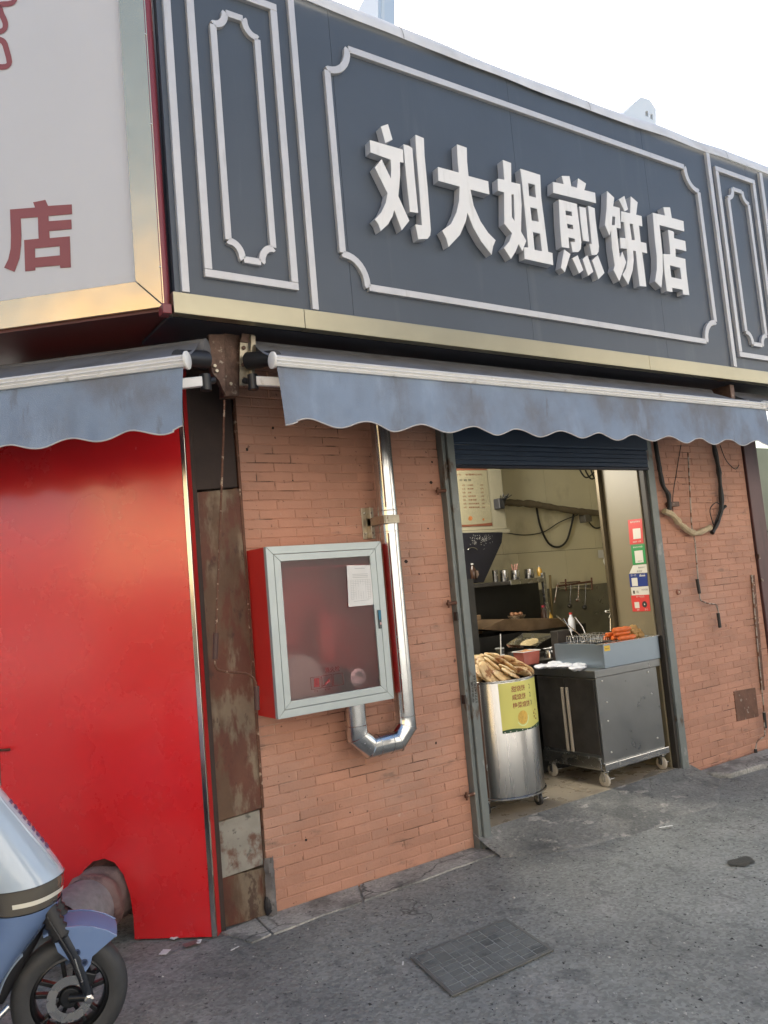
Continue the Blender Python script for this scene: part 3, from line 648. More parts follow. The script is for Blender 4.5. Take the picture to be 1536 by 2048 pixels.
# ------------------------------------------------------------------ red panel of the left shop
rpn = thing('red_panel', 'tall glossy red metal shopfront panel at the corner with an arched hole at its foot', 'panel', Lp(.5, 0, 0))
S1 = 1.025
arch = [(s, z) for s, z in ((.388, .004), (.388, .10), (.398, .20), (.425, .29), (.465, .345), (.515, .365), (.57, .355), (.62, .315), (.66, .25), (.68, .17), (.685, .004))]
outl = [(.022, .004)]+arch+[(S1-.012, .004), (S1-.012, 2.70), (.022, 2.70)]
obj('sheet', MB().prism([[Lp(s, -.003, z) for s, z in outl]], LN*.004), redm, rpn)
obj('edge_strip', lbox(MB(), -.002, .020, -.012, .004, .004, 2.70), M('polished_strip', (.75, .72, .66), .16, 1), rpn, bevel=.002)
obj('edge_strip', lbox(MB(), S1-.010, S1+.004, -.012, .004, .004, 2.70), steelm, rpn, bevel=.002)
obj('side', MB().prism([[Lp(-.002, -.013, 0), Lp(-.002, -.075, 0), Lp(.03, -.075, 0), Lp(.03, -.013, 0)]], (0, 0, 2.7)), redside, rpn)
nw = tag(obj('shop_wall', lbox(MB(), .05, 1.02, -.35, -.30, 0, 2.75), M('dark_recess', (.03, .028, .026), .8)), 'dark wall in the recess behind the red panel', 'wall')
nw2 = tag(obj('shop_wall', lbox(MB(), 1.035, 3.2, -.10, -.06, 0, 2.75), M('left_grey_front', (.25, .24, .21), .6, var=.1)), 'grey shopfront at the left edge beyond the red panel', 'wall')
hd = thing('door_handle', 'small rusty door handle sticking out at the left edge of the red panel', 'handle', WL(5, 1500, .02))
obj('lever', MB().tube([WL(-12, 1501, .03), WL(12, 1500, .035), WL(20, 1499, .02)], .006, 8), rodbrown, hd, smooth=True)

# duct out of the hole
dc = thing('exhaust_duct', 'round wrapped exhaust duct poking out of the arched hole in the red panel', 'duct', Lp(.54, .1, 0))
cen = V((.545, 0, .195))
def ductp(o, a, r, wob=0, sq=1):
    base = Lp(.545+.02*o, 0, .190-.02*o)+LN*o
    return base+LU*(r*math.cos(a))+V((0, 0, r*sq*math.sin(a)))
obj('wrapping', MB().grid(lambda u, v: ductp(-.12+v*.25, u*6.2832, .128+.014*noise.noise(V((math.cos(u*6.28)*2.5, math.sin(u*6.28)*2.5, v*5)))+.01*math.sin(v*14+u*9)), 40, 22, True), wrapm, dc, smooth='all')
obj('collar', MB().grid(lambda u, v: ductp(.115+v*.25, u*6.2832, .128+(.004 if .05 < v < .95 else 0)), 36, 6, True), galvm, dc, smooth=True)
obj('torn_flap', MB().grid(lambda u, v: ductp(-.02+.24*v, -1.0-u*.9, .138+.03*u+.02*noise.noise(V((u*4, v*5, 2)))), 10, 10), wrapm, dc, smooth='all')

# ------------------------------------------------------------------ awnings
def awning(label, org, dx, dn, L, zbar, zroll, offroll, ups, ph, per, zlow, amp, end0=True, end1=True, seed=0):
    """org: bar start, dx: along, dn: outwards from the wall"""
    aw = thing('awning', label, 'awning', org+V((0, 0, zbar)), 'faded blue scalloped awnings')
    P = lambda s, o, z: org+dx*s+dn*o+V((0, 0, z))
    # front bar with ridges
    bar = MB(); prof = [(-.02, -.024), (.016, -.024), (.022, -.014), (.016, -.008), (.024, 0), (.016, .007), (.022, .016), (.012, .025), (-.02, .025)]
    bar.add([P(s, o, zbar+z) for s in (0, L) for o, z in prof], [tuple(range(9))]+[tuple(range(17, 8, -1))]+[(i, (i+1) % 9, 9+(i+1) % 9, 9+i) for i in range(9)])
    obj('front_bar', bar, whitem, aw)
    if end0: obj('end_cap', MB().lathe(P(-.012, 0, zbar+.004), dx, [(.030, 0), (.037, .004), (.037, .012)], 24), plastw, aw, smooth=True)
    if end1: obj('end_cap', MB().lathe(P(L, 0, zbar+.004), dx, [(.037, 0), (.037, .008), (.030, .012)], 24), plastw, aw, smooth=True)
    # canopy from roller to bar
    def top(u, v):
        s = L*u; sag = .012*math.sin(v*math.pi)*(1+.5*noise.noise(V((s*3, v*2, seed))))
        return P(s*(1-.02*(1-v))+.0+(.07*(1-v) if u < .5 else -.07*(1-v))*abs(1-2*u)**8, -offroll*(1-v)-.006, zbar+.020+(zroll-zbar)*(1-v)-sag)
    obj('canopy', MB().grid(top, 60, 8), canopym, aw, smooth='all')
    obj('roller', MB().tube([P(.05, -offroll-.045, zroll+.0), P(L-.05, -offroll-.045, zroll+.0)], .044, 18), canopym, aw, smooth=True)
    # valance
    def zed(s): return zlow+amp*(1-math.cos(2*math.pi*(s-ph)/per))*.5 - .0*s
    def val(u, v):
        s = L*u+.012; zt = zbar-.022; zbm = zed(s); zz = zt+(zbm-zt)*v
        fold = (.010*math.sin(s*7.1+seed)+.016*noise.noise(V((s*4, zz*2.5, seed)))+.012*noise.noise(V((s*12, zz*4+s*3, seed+3))))*v
        dxx = .020*v if u < .02 else 0
        return P(s+dxx, .004+fold, zz+(.004*noise.noise(V((s*2.3, 0, seed)))+.003*noise.noise(V((s*9, 1, seed))))*v)
    obj('valance', MB().grid(val, int(L/.02), 10), fabric, aw, smooth='all')
    obj('piping', MB().tube([val(i/int(L/.02), 1.0) for i in range(int(L/.02)+1)], .0032, 6), piping, aw, smooth=True)
    return aw, P
# scallop fit on the right awning: highest points near x 1.80, 2.12, 2.44, 4.57, 4.87
aw1, P1 = awning('faded blue scalloped awning over the doorway and brick wall', V((1.530, -.65, 0)), V((1, 0, 0)), V((0, -1, 0)), 3.72, 2.503, 2.672, .33, None, .145-.155, .3105, 2.2215, .036, seed=1)
lorg = LA+LN*.60+LU*(-.262)
aw2, P2 = awning('stained blue scalloped awning over the red panel', lorg, LU, LN, 2.6, 2.462, 2.640, .36, None, .115, .265, 2.178, .030, end1=False, seed=8)
for k in (0,):
    aw3, P3 = awning('far awning end just right of the doorway awning', V((5.315, -.65, 0)), V((1, 0, 0)), V((0, -1, 0)), 2.4, 2.505, 2.672, .33, None, .1, .31, 2.25, .034, seed=5)
# arms and brackets at the corner
def arm(aw, P, s, oin, zin):
    a = MB(); p0 = P(s, -oin, zin); p1 = P(s+.16, -.10, zin-.03)
    d = (p1-p0).normalized(); a.obox((p0+p1)/2, d*(p1-p0).length/2, d.cross(V((0, 0, 1)))*.014, V((0, 0, .022)))
    obj('arm', a, whitem, aw, bevel=.004)
    obj('arm_joint', MB().tube([P(s-.01, -oin-.02, zin-.035), P(s-.01, -oin-.02, zin+.035)], .024, 14), blackpl, aw, smooth=True)
    obj('arm', MB().tube([P(s-.01, -oin-.02, zin), P(s-.03, -oin-.07, zin+.02)], .014, 10), blackpl, aw, smooth=True)
    obj('roller_end', MB().tube([P(.035, -oin-.10, zin+.125), P(.10, -oin+.06, zin+.10)], [.042, .034], 16), blackpl, aw, smooth=True)
arm(aw1, P1, .02, .22, 2.475); arm(aw2, P2, .02, .22, 2.435)
br = thing('awning_bracket', 'rusty steel bracket plates on the corner post holding both awnings', 'bracket', (1.47, -.2, 2.44))
def plate(pts, y, d, m, nm='plate'):
    return obj(nm, MB().prism([[W(px, py, y) for px, py in pts]], V(d)), m, br, bevel=.003)
plate([(417, 668), (450, 668), (452, 790), (446, 780), (437, 760), (424, 745), (419, 700)], -.30, (0, .03, 0), bracketm)
plate([(447, 665), (480, 665), (479, 775), (478, 792), (448, 793)], -.27, (0, .06, 0), bracketm)
plate([(480, 683), (500, 686), (501, 771), (479, 771)], -.305, (0, .004, 0), zincm, 'front_plate')
plate([(502, 668), (511, 672), (512, 700), (509, 755), (502, 768)], -.33, (0, .05, 0), zincm, 'side_plate')
plate([(484, 666), (510, 669), (502, 686), (480, 684)], -.31, (0, .01, 0), bracketm, 'top_plate')
for q in ((487, 696), (486, 730), (491, 760)):
    p = W(q[0], q[1], -.307); obj('bolt', MB().lathe(p, (0, -1, 0), [(.010, 0), (.010, .006), (.005, .008)], 8), bracketm, br)
for q in ((429, 732), (433, 742), (461, 768)):
    p = W(q[0], q[1], -.305); obj('bolt', MB().lathe(p, (0, -1, 0), [(.008, 0), (.008, .008)], 6), zincm, br)
br2 = thing('awning_bracket', 'small grimy bracket between the doorway awning and the far awning', 'bracket', (5.3, -.4, 2.55))
obj('plate', MB().box(5.25, 5.30, -.42, -.25, 2.50, 2.72).box(5.27, 5.33, -.40, -.36, 2.56, 2.68), bracketm, br2, bevel=.004)
obj('knuckle', MB().tube([(5.26, -.36, 2.60), (5.32, -.50, 2.56)], .03, 12), M('grimy_white', (.3, .29, .27), .6, var=.3, vs=20), br2, smooth=True)

# ------------------------------------------------------------------ duct pipe with elbows
pp = thing('duct_pipe', 'shiny round metal duct running down the brick wall and hooking up under the cabinet', 'duct', (2.41, -.12, .7))
Rp = .053; yp = -.12
def seg(a, b, nm='segment', r=Rp): return obj(nm, MB().tube([V(a), V(b)], r, 28, caps=True), ductm, pp, smooth=True)
seg((2.412, yp, 1.905), (2.412, yp, 2.74)); seg((2.412, yp, .815), (2.412, yp, 1.90))
seg((2.11, yp, .815), (2.11, yp, .935))
path = [(2.412, yp, .815), (2.412, yp, .762), (2.345, yp, .697), (2.178, yp, .697), (2.11, yp, .762), (2.11, yp, .815)]
el = MB().tube(path, Rp+.001, 28, caps=False); obj('elbow', el, ductm, pp, smooth=True)
def ringt(c, ax, r=Rp+.002, t=.0025):
    c = V(c); ax = V(ax).normalized(); e1 = V((0, 1, 0)); e2 = ax.cross(e1)
    pts = [c+(e1*math.cos(k*2*math.pi/28)+e2*math.sin(k*2*math.pi/28))*r for k in range(29)]
    obj('seam', MB().tube(pts, t, 6, caps=False), ductm, pp, smooth=True)
for c, ax in (((2.412, yp, 1.905), (0, 0, 1)), ((2.412, yp, 1.79), (0, 0, 1)), ((2.412, yp, .815), (0, 0, 1)), ((2.11, yp, .815), (0, 0, 1)), ((2.30, yp, .697), (1, 0, 0)), ((2.225, yp, .697), (1, 0, 0))): ringt(c, ax)
def mitre(c, dirn):
    c = V(c); d = V(dirn).normalized(); k = 1/math.cos(math.pi/8); e1 = V((0, 1, 0))
    pts = [c+e1*math.cos(a)*(Rp+.002)+d*math.sin(a)*(Rp+.002)*k for a in [j*2*math.pi/28 for j in range(29)]]
    obj('seam', MB().tube(pts, .0025, 6, caps=False), ductm, pp, smooth=True)
s2 = math.sin(math.pi/8); c2_ = math.cos(math.pi/8)
mitre(path[1], (c2_, 0, -s2)); mitre(path[2], (s2, 0, -c2_)); mitre(path[3], (-s2, 0, -c2_)); mitre(path[4], (-c2_, 0, -s2))
for x, z in ((2.425, .79), (2.40, .735), (2.375, .70), (2.33, .685), (2.20, .69), (2.15, .70), (2.12, .73), (2.10, .79)):
    obj('rivet', MB().sphere((x, yp-Rp*.94, z), .0035, 6, 4), steelm, pp)
obj('seam', MB().box(2.372, 2.375, yp-Rp-.0, yp-Rp+.012, .84, 1.78).box(2.372, 2.375, yp-Rp, yp-Rp+.012, 1.92, 2.7), steelm, pp)
bk = MB().box(2.318, 2.345, -.006, 0, 1.765, 1.935).box(2.345, 2.35, -.05, 0, 1.765, 1.935).box(2.35, 2.392, -.012, -.006, 1.765, 1.935)
cl = thing('pipe_clamp', 'steel bracket clamping the metal duct to the brick wall', 'bracket', (2.36, 0, 1.85))
obj('plate', bk, zincm, cl, bevel=.002)
obj('arm', MB().box(2.345, 2.392, -.18, -.012, 1.83, 1.875).box(2.35, 2.44, -.186, -.18, 1.83, 1.875), zincm, cl, bevel=.002)
for z in (1.795, 1.905): obj('bolt', MB().lathe((2.333, -.008, z), (0, -1, 0), [(.007, 0), (.007, .006)], 6).lathe((2.371, -.013, z), (0, -1, 0), [(.007, 0), (.007, .006)], 6), steelm, cl)

# ------------------------------------------------------------------ fire hose cabinet
cb = thing('fire_cabinet', 'red wall cabinet with grey aluminium framed frosted glass door and a paper sheet', 'cabinet', (1.955, 0, .93))
x0, x1, z0, z1, yf = 1.632, 2.282, .932, 1.734, -.205
obj('case', MB().box(x0, x0+.004, yf, .005, z0, z1).box(x1-.004, x1, yf, .005, z0, z1).box(x0+.004, x1-.004, yf, .005, z0, z0+.004).box(x0+.004, x1-.004, yf, .005, z1-.004, z1).box(x0+.004, x1-.004, -.004, .0, z0+.004, z1-.004), cabred, cb)
def frame4(xa, xb, za, zb, wd, y0, y1, nm):
    q = [((xa, za), (xb, za), (xb-wd, za+wd), (xa+wd, za+wd)), ((xb, za), (xb, zb), (xb-wd, zb-wd), (xb-wd, za+wd)),
         ((xb, zb), (xa, zb), (xa+wd, zb-wd), (xb-wd, zb-wd)), ((xa, zb), (xa, za), (xa+wd, za+wd), (xa+wd, zb-wd))]
    for r in q:
        c = sum((V((a, 0, b)) for a, b in r), V((0, 0, 0)))/4
        obj(nm, MB().prism([[V((a+(c.x-a)*.002, y0, b+(c.z-b)*.002)) for a, b in r]], (0, y1-y0, 0)), alum, cb, bevel=.0014)
frame4(x0-.001, x1+.001, z0-.001, z1+.001, .037, yf-.018, yf+.01, 'outer_frame')
frame4(x0+.038, x1-.038, z0+.038, z1-.038, .034, yf-.018, yf+.0, 'door_frame')
glass = M('frosted_glass', (.70, .54, .56), .34, trans=1.0, spec=.4)
obj('glass', MB().box(x0+.070, x1-.070, yf-.008, yf-.005, z0+.070, z1-.070), glass, cb)
obj('top_shelf', MB().box(x0+.07, x1-.07, yf+.002, -.02, z1-.115, z1-.108), cabred, cb)
obj('hose_roll', MB().lathe((1.79, -.12, 1.07), (0, 1, 0), [(.135, -.035), (.14, -.03), (.14, .03), (.135, .035)], 40), M('white_hose', (.62, .60, .52), .7, bump=.4, bs=40), cb, smooth=True)
obj('coupling', MB().lathe((2.10, -.15, 1.06), (0, -1, 0), [(.045, 0), (.045, .04), (.03, .042), (.028, .01)], 24), steelm, cb, smooth=True)
obj('valve', MB().tube([(2.09, -.08, .95), (2.09, -.08, 1.06), (2.02, -.08, 1.10)], .035, 16), blackpl, cb, smooth=True)
obj('extinguisher', MB().lathe((1.98, -.09, 1.15), (0, 0, 1), [(.05, 0), (.055, .02), (.055, .22), (.03, .27)], 20), cabred, cb, smooth=True)
obj('lock', MB().box(2.225, 2.243, yf-.026, yf-.018, 1.29, 1.385), M('dark_lock', (.05, .06, .065), .4), cb, bevel=.003)
obj('lock_label', MB().box(2.226, 2.242, yf-.0275, yf-.0265, 1.335, 1.383), M('teal_sticker', (.01, .13, .22), .4), cb)
obj('keyhole', MB().box(2.231, 2.239, yf-.028, yf-.0265, 1.31, 1.322), M('pink_dot', (.5, .3, .3), .4), cb)
pr_ = MB(); yg = yf-.0088
def sq(mb, a0, a1, b0, b1, t=.0018, y=yg):
    mb.box(a0, a1, y-.0006, y, b0, b0+t).box(a0, a1, y-.0006, y, b1-t, b1).box(a0, a0+t, y-.0006, y, b0+t, b1-t).box(a1-t, a1, y-.0006, y, b0+t, b1-t)
sq(pr_, 1.819, 1.876, 1.040, 1.098); sq(pr_, 1.881, 1.938, 1.040, 1.098); sq(pr_, 1.943, 2.0, 1.040, 1.098)
pr_.prism([[V((a, yg, b)) for a, b in ((1.835, 1.050), (1.866, 1.047), (1.867, 1.090), (1.838, 1.092), (1.838, 1.075))]], (0, -.0006, 0))
pr_.prism([[V((a, yg, b)) for a, b in ((1.885, 1.048), (1.905, 1.052), (1.912, 1.060), (1.925, 1.062), (1.922, 1.078), (1.932, 1.09), (1.912, 1.072), (1.896, 1.062), (1.896, 1.054), (1.884, 1.052))]], (0, -.0006, 0))
put_text(pr_, '消火栓', (1.90, yg-.0004, 1.108), (1, 0, 0), (0, 0, 1), width=.085)
put_text(pr_, '打击', (1.835, yg-.0004, 1.026), (1, 0, 0), (0, 0, 1), width=.02)
put_text(pr_, '按下按钮', (1.893, yg-.0004, 1.027), (1, 0, 0), (0, 0, 1), width=.03)
obj('print', pr_, M('cabinet_red_print', (.24, .02, .025), .5), cb)
pc = [(1.0, .0), (1.0, 1.0)]
pa = MB()
def papf(u, v):
    a = W(693, 1131, yg-.004); b_ = W(744, 1130, yg-.004); c_ = W(697, 1214, yg-.004); d_ = W(748, 1209, yg-.004)
    p = a.lerp(b_, u).lerp(c_.lerp(d_, u), v); return p+V((0, -.003*math.sin(u*3)*v-.0015*noise.noise(V((u*3, v*4, 0)))-.001, 0))
pa.grid(papf, 12, 16)
ps = tag(obj('paper_notice', pa, paperm, smooth='all'), 'white inspection sheet taped to the frosted glass of the fire cabinet', 'paper')
pg = MB()
def pline(u0, v0, u1, v1, t=.0006):
    a = papf(u0, v0)+V((0, -.0008, 0)); b_ = papf(u1, v1)+V((0, -.0008, 0)); d = (b_-a).normalized(); e = d.cross(V((0, 1, 0)))*t
    pg.add([a-e, b_-e, b_+e, a+e], [(0, 1, 2, 3)])
for k in range(12): pline(.12, .36+k*.043, .88, .36+k*.043)
for k in range(9): pline(.12+k*.095, .36, .12+k*.095, .833)
for k in range(3): pline(.2, .22+k*.04, .8, .22+k*.04, .0011)
pline(.3, .08, .7, .08, .0012); pline(.2, .88, .8, .87, .0009)
obj('print', pg, M('pale_grey_ink', (.36, .37, .38), .7), ps)

hol = MB()
for px, py, r_ in ((546, 856, .008), (494, 899, .009), (812, 1123, .011), (864, 924, .007), (862, 965, .010), (586, 961, .005), (856, 1057, .005), (872, 1486, .008), (612, 1680, .007), (838, 1148, .005), (700, 1625, .004)):
    c_ = W(px, py, -.0006); hol.prism([[c_+V((r_*math.cos(k*1.047)*(1+.3*math.sin(k*2.3+px)), 0, r_*math.sin(k*1.047))) for k in range(6)]], (0, -.0004, 0))
obj('screw_holes', hol, M('black_hole_shade', (.02, .012, .01), .9), bpy.data.objects['brick_wall'], kind='stuff')
# ------------------------------------------------------------------ hand cranks of the awnings
def crank(label, pts, y, r, m, gm, grips, top=None):
    t = thing('awning_crank', label, 'crank handle', W(pts[-1][0], pts[-1][1], y), 'hand cranks hanging from the awnings')
    P = [W(a, b, y) for a, b in pts]; Q = [P[0]]
    for i in range(1, len(P)-1): Q += [P[i].lerp(P[i-1], min(.5, .012/(P[i]-P[i-1]).length)), P[i].lerp(P[i+1], min(.5, .012/(P[i]-P[i+1]).length))]
    Q.append(P[-1]); obj('rod', MB().tube(Q, r, 8), m, t, smooth=True)
    for a, b in grips:
        obj('grip', MB().tube([W(a[0], a[1], y), W(b[0], b[1], y)], r*2.2, 12), gm, t, smooth=True)
    return t
crank('brown rusty crank rod with two grips hanging on the corner post', [(449, 800), (447, 870), (440, 1060), (432, 1265), (430, 1337), (445, 1343), (495, 1347), (511, 1360), (514, 1420)], -.27, .0055, rodbrown, gripb, [((432, 1266), (430, 1318)), ((513, 1372), (514, 1420))])
crank('steel crank rod hanging on the brick wall below the wrapped cable', [(1376, 905), (1383, 1050), (1390, 1084), (1396, 1158), (1400, 1200), (1412, 1206), (1433, 1209), (1437, 1224), (1440, 1256)], -.04, .0055, rodm, gripm, [((1394, 1158), (1399, 1187)), ((1436, 1226), (1440, 1255))])
crank('lower steel crank rod at the right end of the brick wall', [(1503, 1150), (1516, 1300), (1527, 1412), (1530, 1472), (1514, 1482), (1511, 1498), (1513, 1528)], -.04, .0055, rodm, gripm, [((1528, 1425), (1531, 1456)), ((1511, 1498), (1513, 1529))])
# right wall fittings
def wcable(name, label, pts, y, r, m, cat='cable', seg=8, jit=0):
    P = [W(a, b, y) for a, b in pts]; Q = []
    n = len(P)
    for i in range(n-1):
        p0, p1, p2, p3 = P[max(i-1, 0)], P[i], P[i+1], P[min(i+2, n-1)]
        for k in range(6):
            t = k/6; Q.append(.5*((2*p1)+(p2-p0)*t+(2*p0-5*p1+4*p2-p3)*t*t+(3*p1-p0-3*p2+p3)*t**3))
    Q.append(P[-1]); rr = [r*(1+jit*noise.noise(q*25)) for q in Q]
    return tag(obj(name, MB().tube(Q, rr, seg), m, smooth=True), label, cat)
wcable('cable', 'thick black cable bundle coming down left side of the right brick wall', [(1310, 880), (1318, 930), (1326, 970), (1337, 990), (1339, 1020)], -.03, .016, cablem, jit=.3)
wcable('cable', 'thick black cable bundle coming down right side of the right brick wall', [(1425, 880), (1436, 930), (1441, 975), (1443, 1010), (1437, 1040), (1424, 1066)], -.03, .017, cablem, jit=.4)
wcable('cable', 'frayed black cable end beside the right cable bundle', [(1451, 1012), (1443, 1022), (1436, 1042)], -.035, .013, cablem, jit=.4)
wcable('cable_wrap', 'pale taped section of cable sagging between the two black bundles', [(1328, 1022), (1345, 1030), (1358, 1045), (1378, 1062), (1395, 1066), (1420, 1055)], -.045, .022, tapewrap, jit=.5)
wcable('cable', 'thin black wire loop left of the right cable bundle', [(1427, 1050), (1420, 1020), (1432, 1005), (1440, 1015), (1430, 1045)], -.04, .0035, cablem)
wcable('cable', 'thin black wire rising from the pale taped cable', [(1346, 1028), (1346, 990), (1352, 950), (1362, 890)], -.012, .0028, cablem)
wcable('cable', 'thin dark wire curving at the top right of the brick wall', [(1440, 890), (1452, 920), (1470, 938), (1478, 930)], -.012, .003, cablem)
tag(obj('bracket', MB().box(4.93, 5.04, -.04, .0, 1.895, 1.93), bracketm, bevel=.004), 'small rusty steel bar holding the left cable bundle', 'bracket')
pb = thing('pipe_stub', 'small round pipe stub on the brick wall right of the stickers', 'pipe', W(1355, 1184, 0))
obj('ring', MB().lathe(W(1355, 1184, 0), (0, -1, 0), [(.020, 0), (.020, .018), (.013, .018), (.012, .002)], 20, (True, True)), M('pinkish_pipe', (.36, .18, .13), .6), pb, smooth=True)
obj('core', MB().lathe(W(1355, 1184, 0), (0, -1, 0), [(.006, .002), (.006, .016)], 10), M('ivory_core', (.55, .45, .35), .5), pb)
hp = tag(obj('metal_hatch', MB().prism([[W(a, b, -.006) for a, b in ((1468, 1383), (1511, 1375), (1518, 1433), (1475, 1443))]], (0, .01, 0)), M('rusty_hatch', (.15, .075, .05), .6, .3, var=.3, vs=10, bump=.5, bs=60, layers=(((.36, .30, .26), 16, .60, .66, (1, 1, 1), .9),)), bevel=.003), 'rusty square hatch low on the right brick wall', 'hatch')
tag(obj('steel_strip', MB().prism([[W(a, b, -.004) for a, b in ((1501, 1150), (1507, 1150), (1527, 1380), (1521, 1380))]], (0, -.012, 0)), rodbrown, bevel=.002), 'thin rusty steel strip along the right end of the brick wall', 'strip')
# column and neighbouring stall
col = thing('corner_column', 'dark purple brown column at the right end of the brick wall', 'column', (6.05, 0, 0))
obj('shaft', MB().box(5.977, 6.155, -.02, .22, 0, 2.72), purple, col, bevel=.006)
obj('hinge', MB().box(5.965, 5.985, -.035, -.02, 1.46, 1.50).box(5.96, 5.985, -.035, -.02, 1.28, 1.305), bracketm, col, bevel=.002)
tag(obj('stall_wall', MB().box(6.16, 10, .80, .88, 0, 2.55), greyw), 'grey green back wall of the neighbouring stall at the right edge', 'wall')
trs = M('translucent_roof_sheet', (.85, .87, .84), .6, trans=.0)
nt2 = trs.node_tree; tb = nt2.nodes.new('ShaderNodeBsdfTranslucent'); tb.inputs[0].default_value = (.9, .95, .88, 1); mx = nt2.nodes.new('ShaderNodeMixShader'); mx.inputs[0].default_value = .75
nt2.links.new(nt2.nodes['Principled BSDF'].outputs[0], mx.inputs[1]); nt2.links.new(tb.outputs[0], mx.inputs[2]); nt2.links.new(mx.outputs[0], nt2.nodes['Material Output'].inputs[0])
struct('stall_roof_sheet', MB().box(6.26, 10, .02, 1.2, 2.58, 2.585), trs)
nst = thing('side_shelf', 'grey shelf with a white bag in the neighbouring stall', 'shelf', (6.6, .5, 1.2))
obj('board', MB().box(6.2, 7.6, .35, .78, 1.36, 1.385).box(6.2, 7.6, .35, .78, 1.70, 1.72), greyw, nst, bevel=.003)
obj('bag', MB().sphere((6.62, .5, 1.50), (.09, .08, .11)), bagm, nst, smooth='all')
obj('box', MB().box(6.35, 6.5, .45, .6, 1.72, 1.82), M('grey_box', (.2, .19, .17), .7), nst, bevel=.005)
ct = thing('stall_counter', 'dark counter in the neighbouring stall at the right edge', 'counter', (6.9, .4, 0))
obj('body', MB().box(6.2, 8, .1, .7, 0, .95), M('dark_counter', (.05, .045, .04), .5), ct, bevel=.005)
obj('top', MB().box(6.18, 8, .08, .72, .952, .98), greyw, ct, bevel=.003)

# ------------------------------------------------------------------ food cart
ca = thing('food_cart', 'grey stainless steel cabinet cart on castors in the doorway', 'cart', (4.35, .3, .08))
X0, X1, Y0, Y1, Z0, Z1 = 4.022, 4.672, .02, .57, .19, .835
obj('body', MB().box(X0+.012, X1-.02, Y0+.012, Y1, Z0+.02, Z1-.055), cartm, ca, bevel=.003)
obj('top', MB().box(X0, X1+.01, Y0-.004, Y1+.01, Z1-.05, Z1), cartm, ca, bevel=.004)
obj('side_panel', MB().box(X0+.008, X1-.028, Y0+.002, Y0+.010, Z0+.055, Z1-.052), cartm, ca, bevel=.002, label='grey side panel with exposed screws')
obj('bottom_rail', MB().box(X0+.004, X1+.004, Y0-.006, Y0+.03, Z0, Z0+.045).box(X0-.0, X0+.03, Y0+.03, Y1, Z0, Z0+.08), steelm, ca, bevel=.004)
for k, yy in enumerate((Y0+.20, Y0+.36)):
    obj('door', MB().box(X0+.002, X0+.010, Y0+.02+k*.265, Y0+.278+k*.265, Z0+.10, Z1-.06), greasy, ca, bevel=.002)
for yy in (.262, .305): obj('handle', MB().box(X0-.020, X0-.004, yy, yy+.018, Z0+.10, Z1-.12), M('satin_handle', (.42, .37, .30), .4, .3), ca, bevel=.003)
for xx, zz in ((4.085, Z1-.075), (4.55, Z1-.075), (4.11, .62), (4.56, .61), (4.10, .50), (4.57, .31), (4.10, .30)):
    obj('screw', MB().sphere((xx, Y0-.001, zz), .0065, 8, 5), M('pale_screw', (.6, .6, .58), .4), ca, smooth='all')
def castor(parent, x, y, z, r, m, rot=0.0):
    c = MB(); c.box(x-.022, x+.022, y-.022, y+.022, z+2*r+.010, z+2*r+.016).box(x-.018, x-.013, y-.012, y+.02, z+r*.8, z+2*r+.01).box(x+.013, x+.018, y-.012, y+.02, z+r*.8, z+2*r+.01)
    f = obj('castor', c, steelm, parent, bevel=.002)
    obj('wheel', MB().lathe((x-.011, y+.006, z+r), (1, 0, 0), [(r*.85, 0), (r, .004), (r, .018), (r*.85, .022)], 20), m, f, smooth=True)
    obj('hub', MB().lathe((x-.0135, y+.006, z+r), (1, 0, 0), [(r*.35, 0), (r*.35, .027)], 12), steelm, f, smooth=True)
    obj('brake', MB().box(x+.012, x+.055, y-.03, y-.005, z+r*1.1, z+r*1.25), steelm, f, bevel=.002)
castm = M('cream_castor_wheel', (.45, .40, .32), .5)
for x, y in ((X0+.04, Y0+.04), (X1-.03, Y0+.04), (X0+.04, Y1-.04), (X1-.03, Y1-.04)): castor(ca, x, y, .08, .042, castm)
# fryer box on the cart
fb = thing('fryer', 'steel deep fryer box standing on the cart', 'fryer', (4.42, .25, Z1))
FX0, FX1, FY0, FY1, FZ0, FZ1 = 4.125, 4.695, .015, .46, Z1+.002, Z1+.158
fm = MB().box(FX0, FX1, FY0, FY0+.006, FZ0, FZ1).box(FX0, FX1, FY1-.006, FY1, FZ0, FZ1).box(FX0, FX0+.006, FY0+.006, FY1-.006, FZ0, FZ1).box(FX1-.006, FX1, FY0+.006, FY1-.006, FZ0, FZ1)
obj('case', fm, M('fryer_steel', (.22, .27, .32), .36, .6, var=.03, vs=3), fb, bevel=.002)
obj('rim', MB().box(FX0+.30, FX1-.006, FY0+.006, FY1-.006, FZ1-.014, FZ1-.010).box(FX0-.01, FX1+.12, FY0-.012, FY0+.05, FZ1+.0, FZ1+.003), steelm, fb, bevel=.001)
obj('basin', MB().box(FX0+.006, FX0+.30, FY0+.006, FY1-.006, FZ0+.06, FZ0+.07), greasy, fb)
obj('back_box', MB().box(W(1115, 1270, FY1).x, W(1140, 1270, FY1).x, FY1+.002, FY1+.07, FZ0, FZ1+.085), greasy, fb, bevel=.004)
obj('sticker', MB().box(4.135, 4.19, FY0-.0015, FY0-.0003, FZ1-.045, FZ1-.010), M('yellow_warning', (.65, .42, .03), .4), fb)
tm = MB(); put_text(tm, '高温危险', (4.143, FY0-.0022, FZ1-.034), (1, 0, 0), (0, 0, 1), width=.038); obj('sticker_text', tm, inkm, fb)
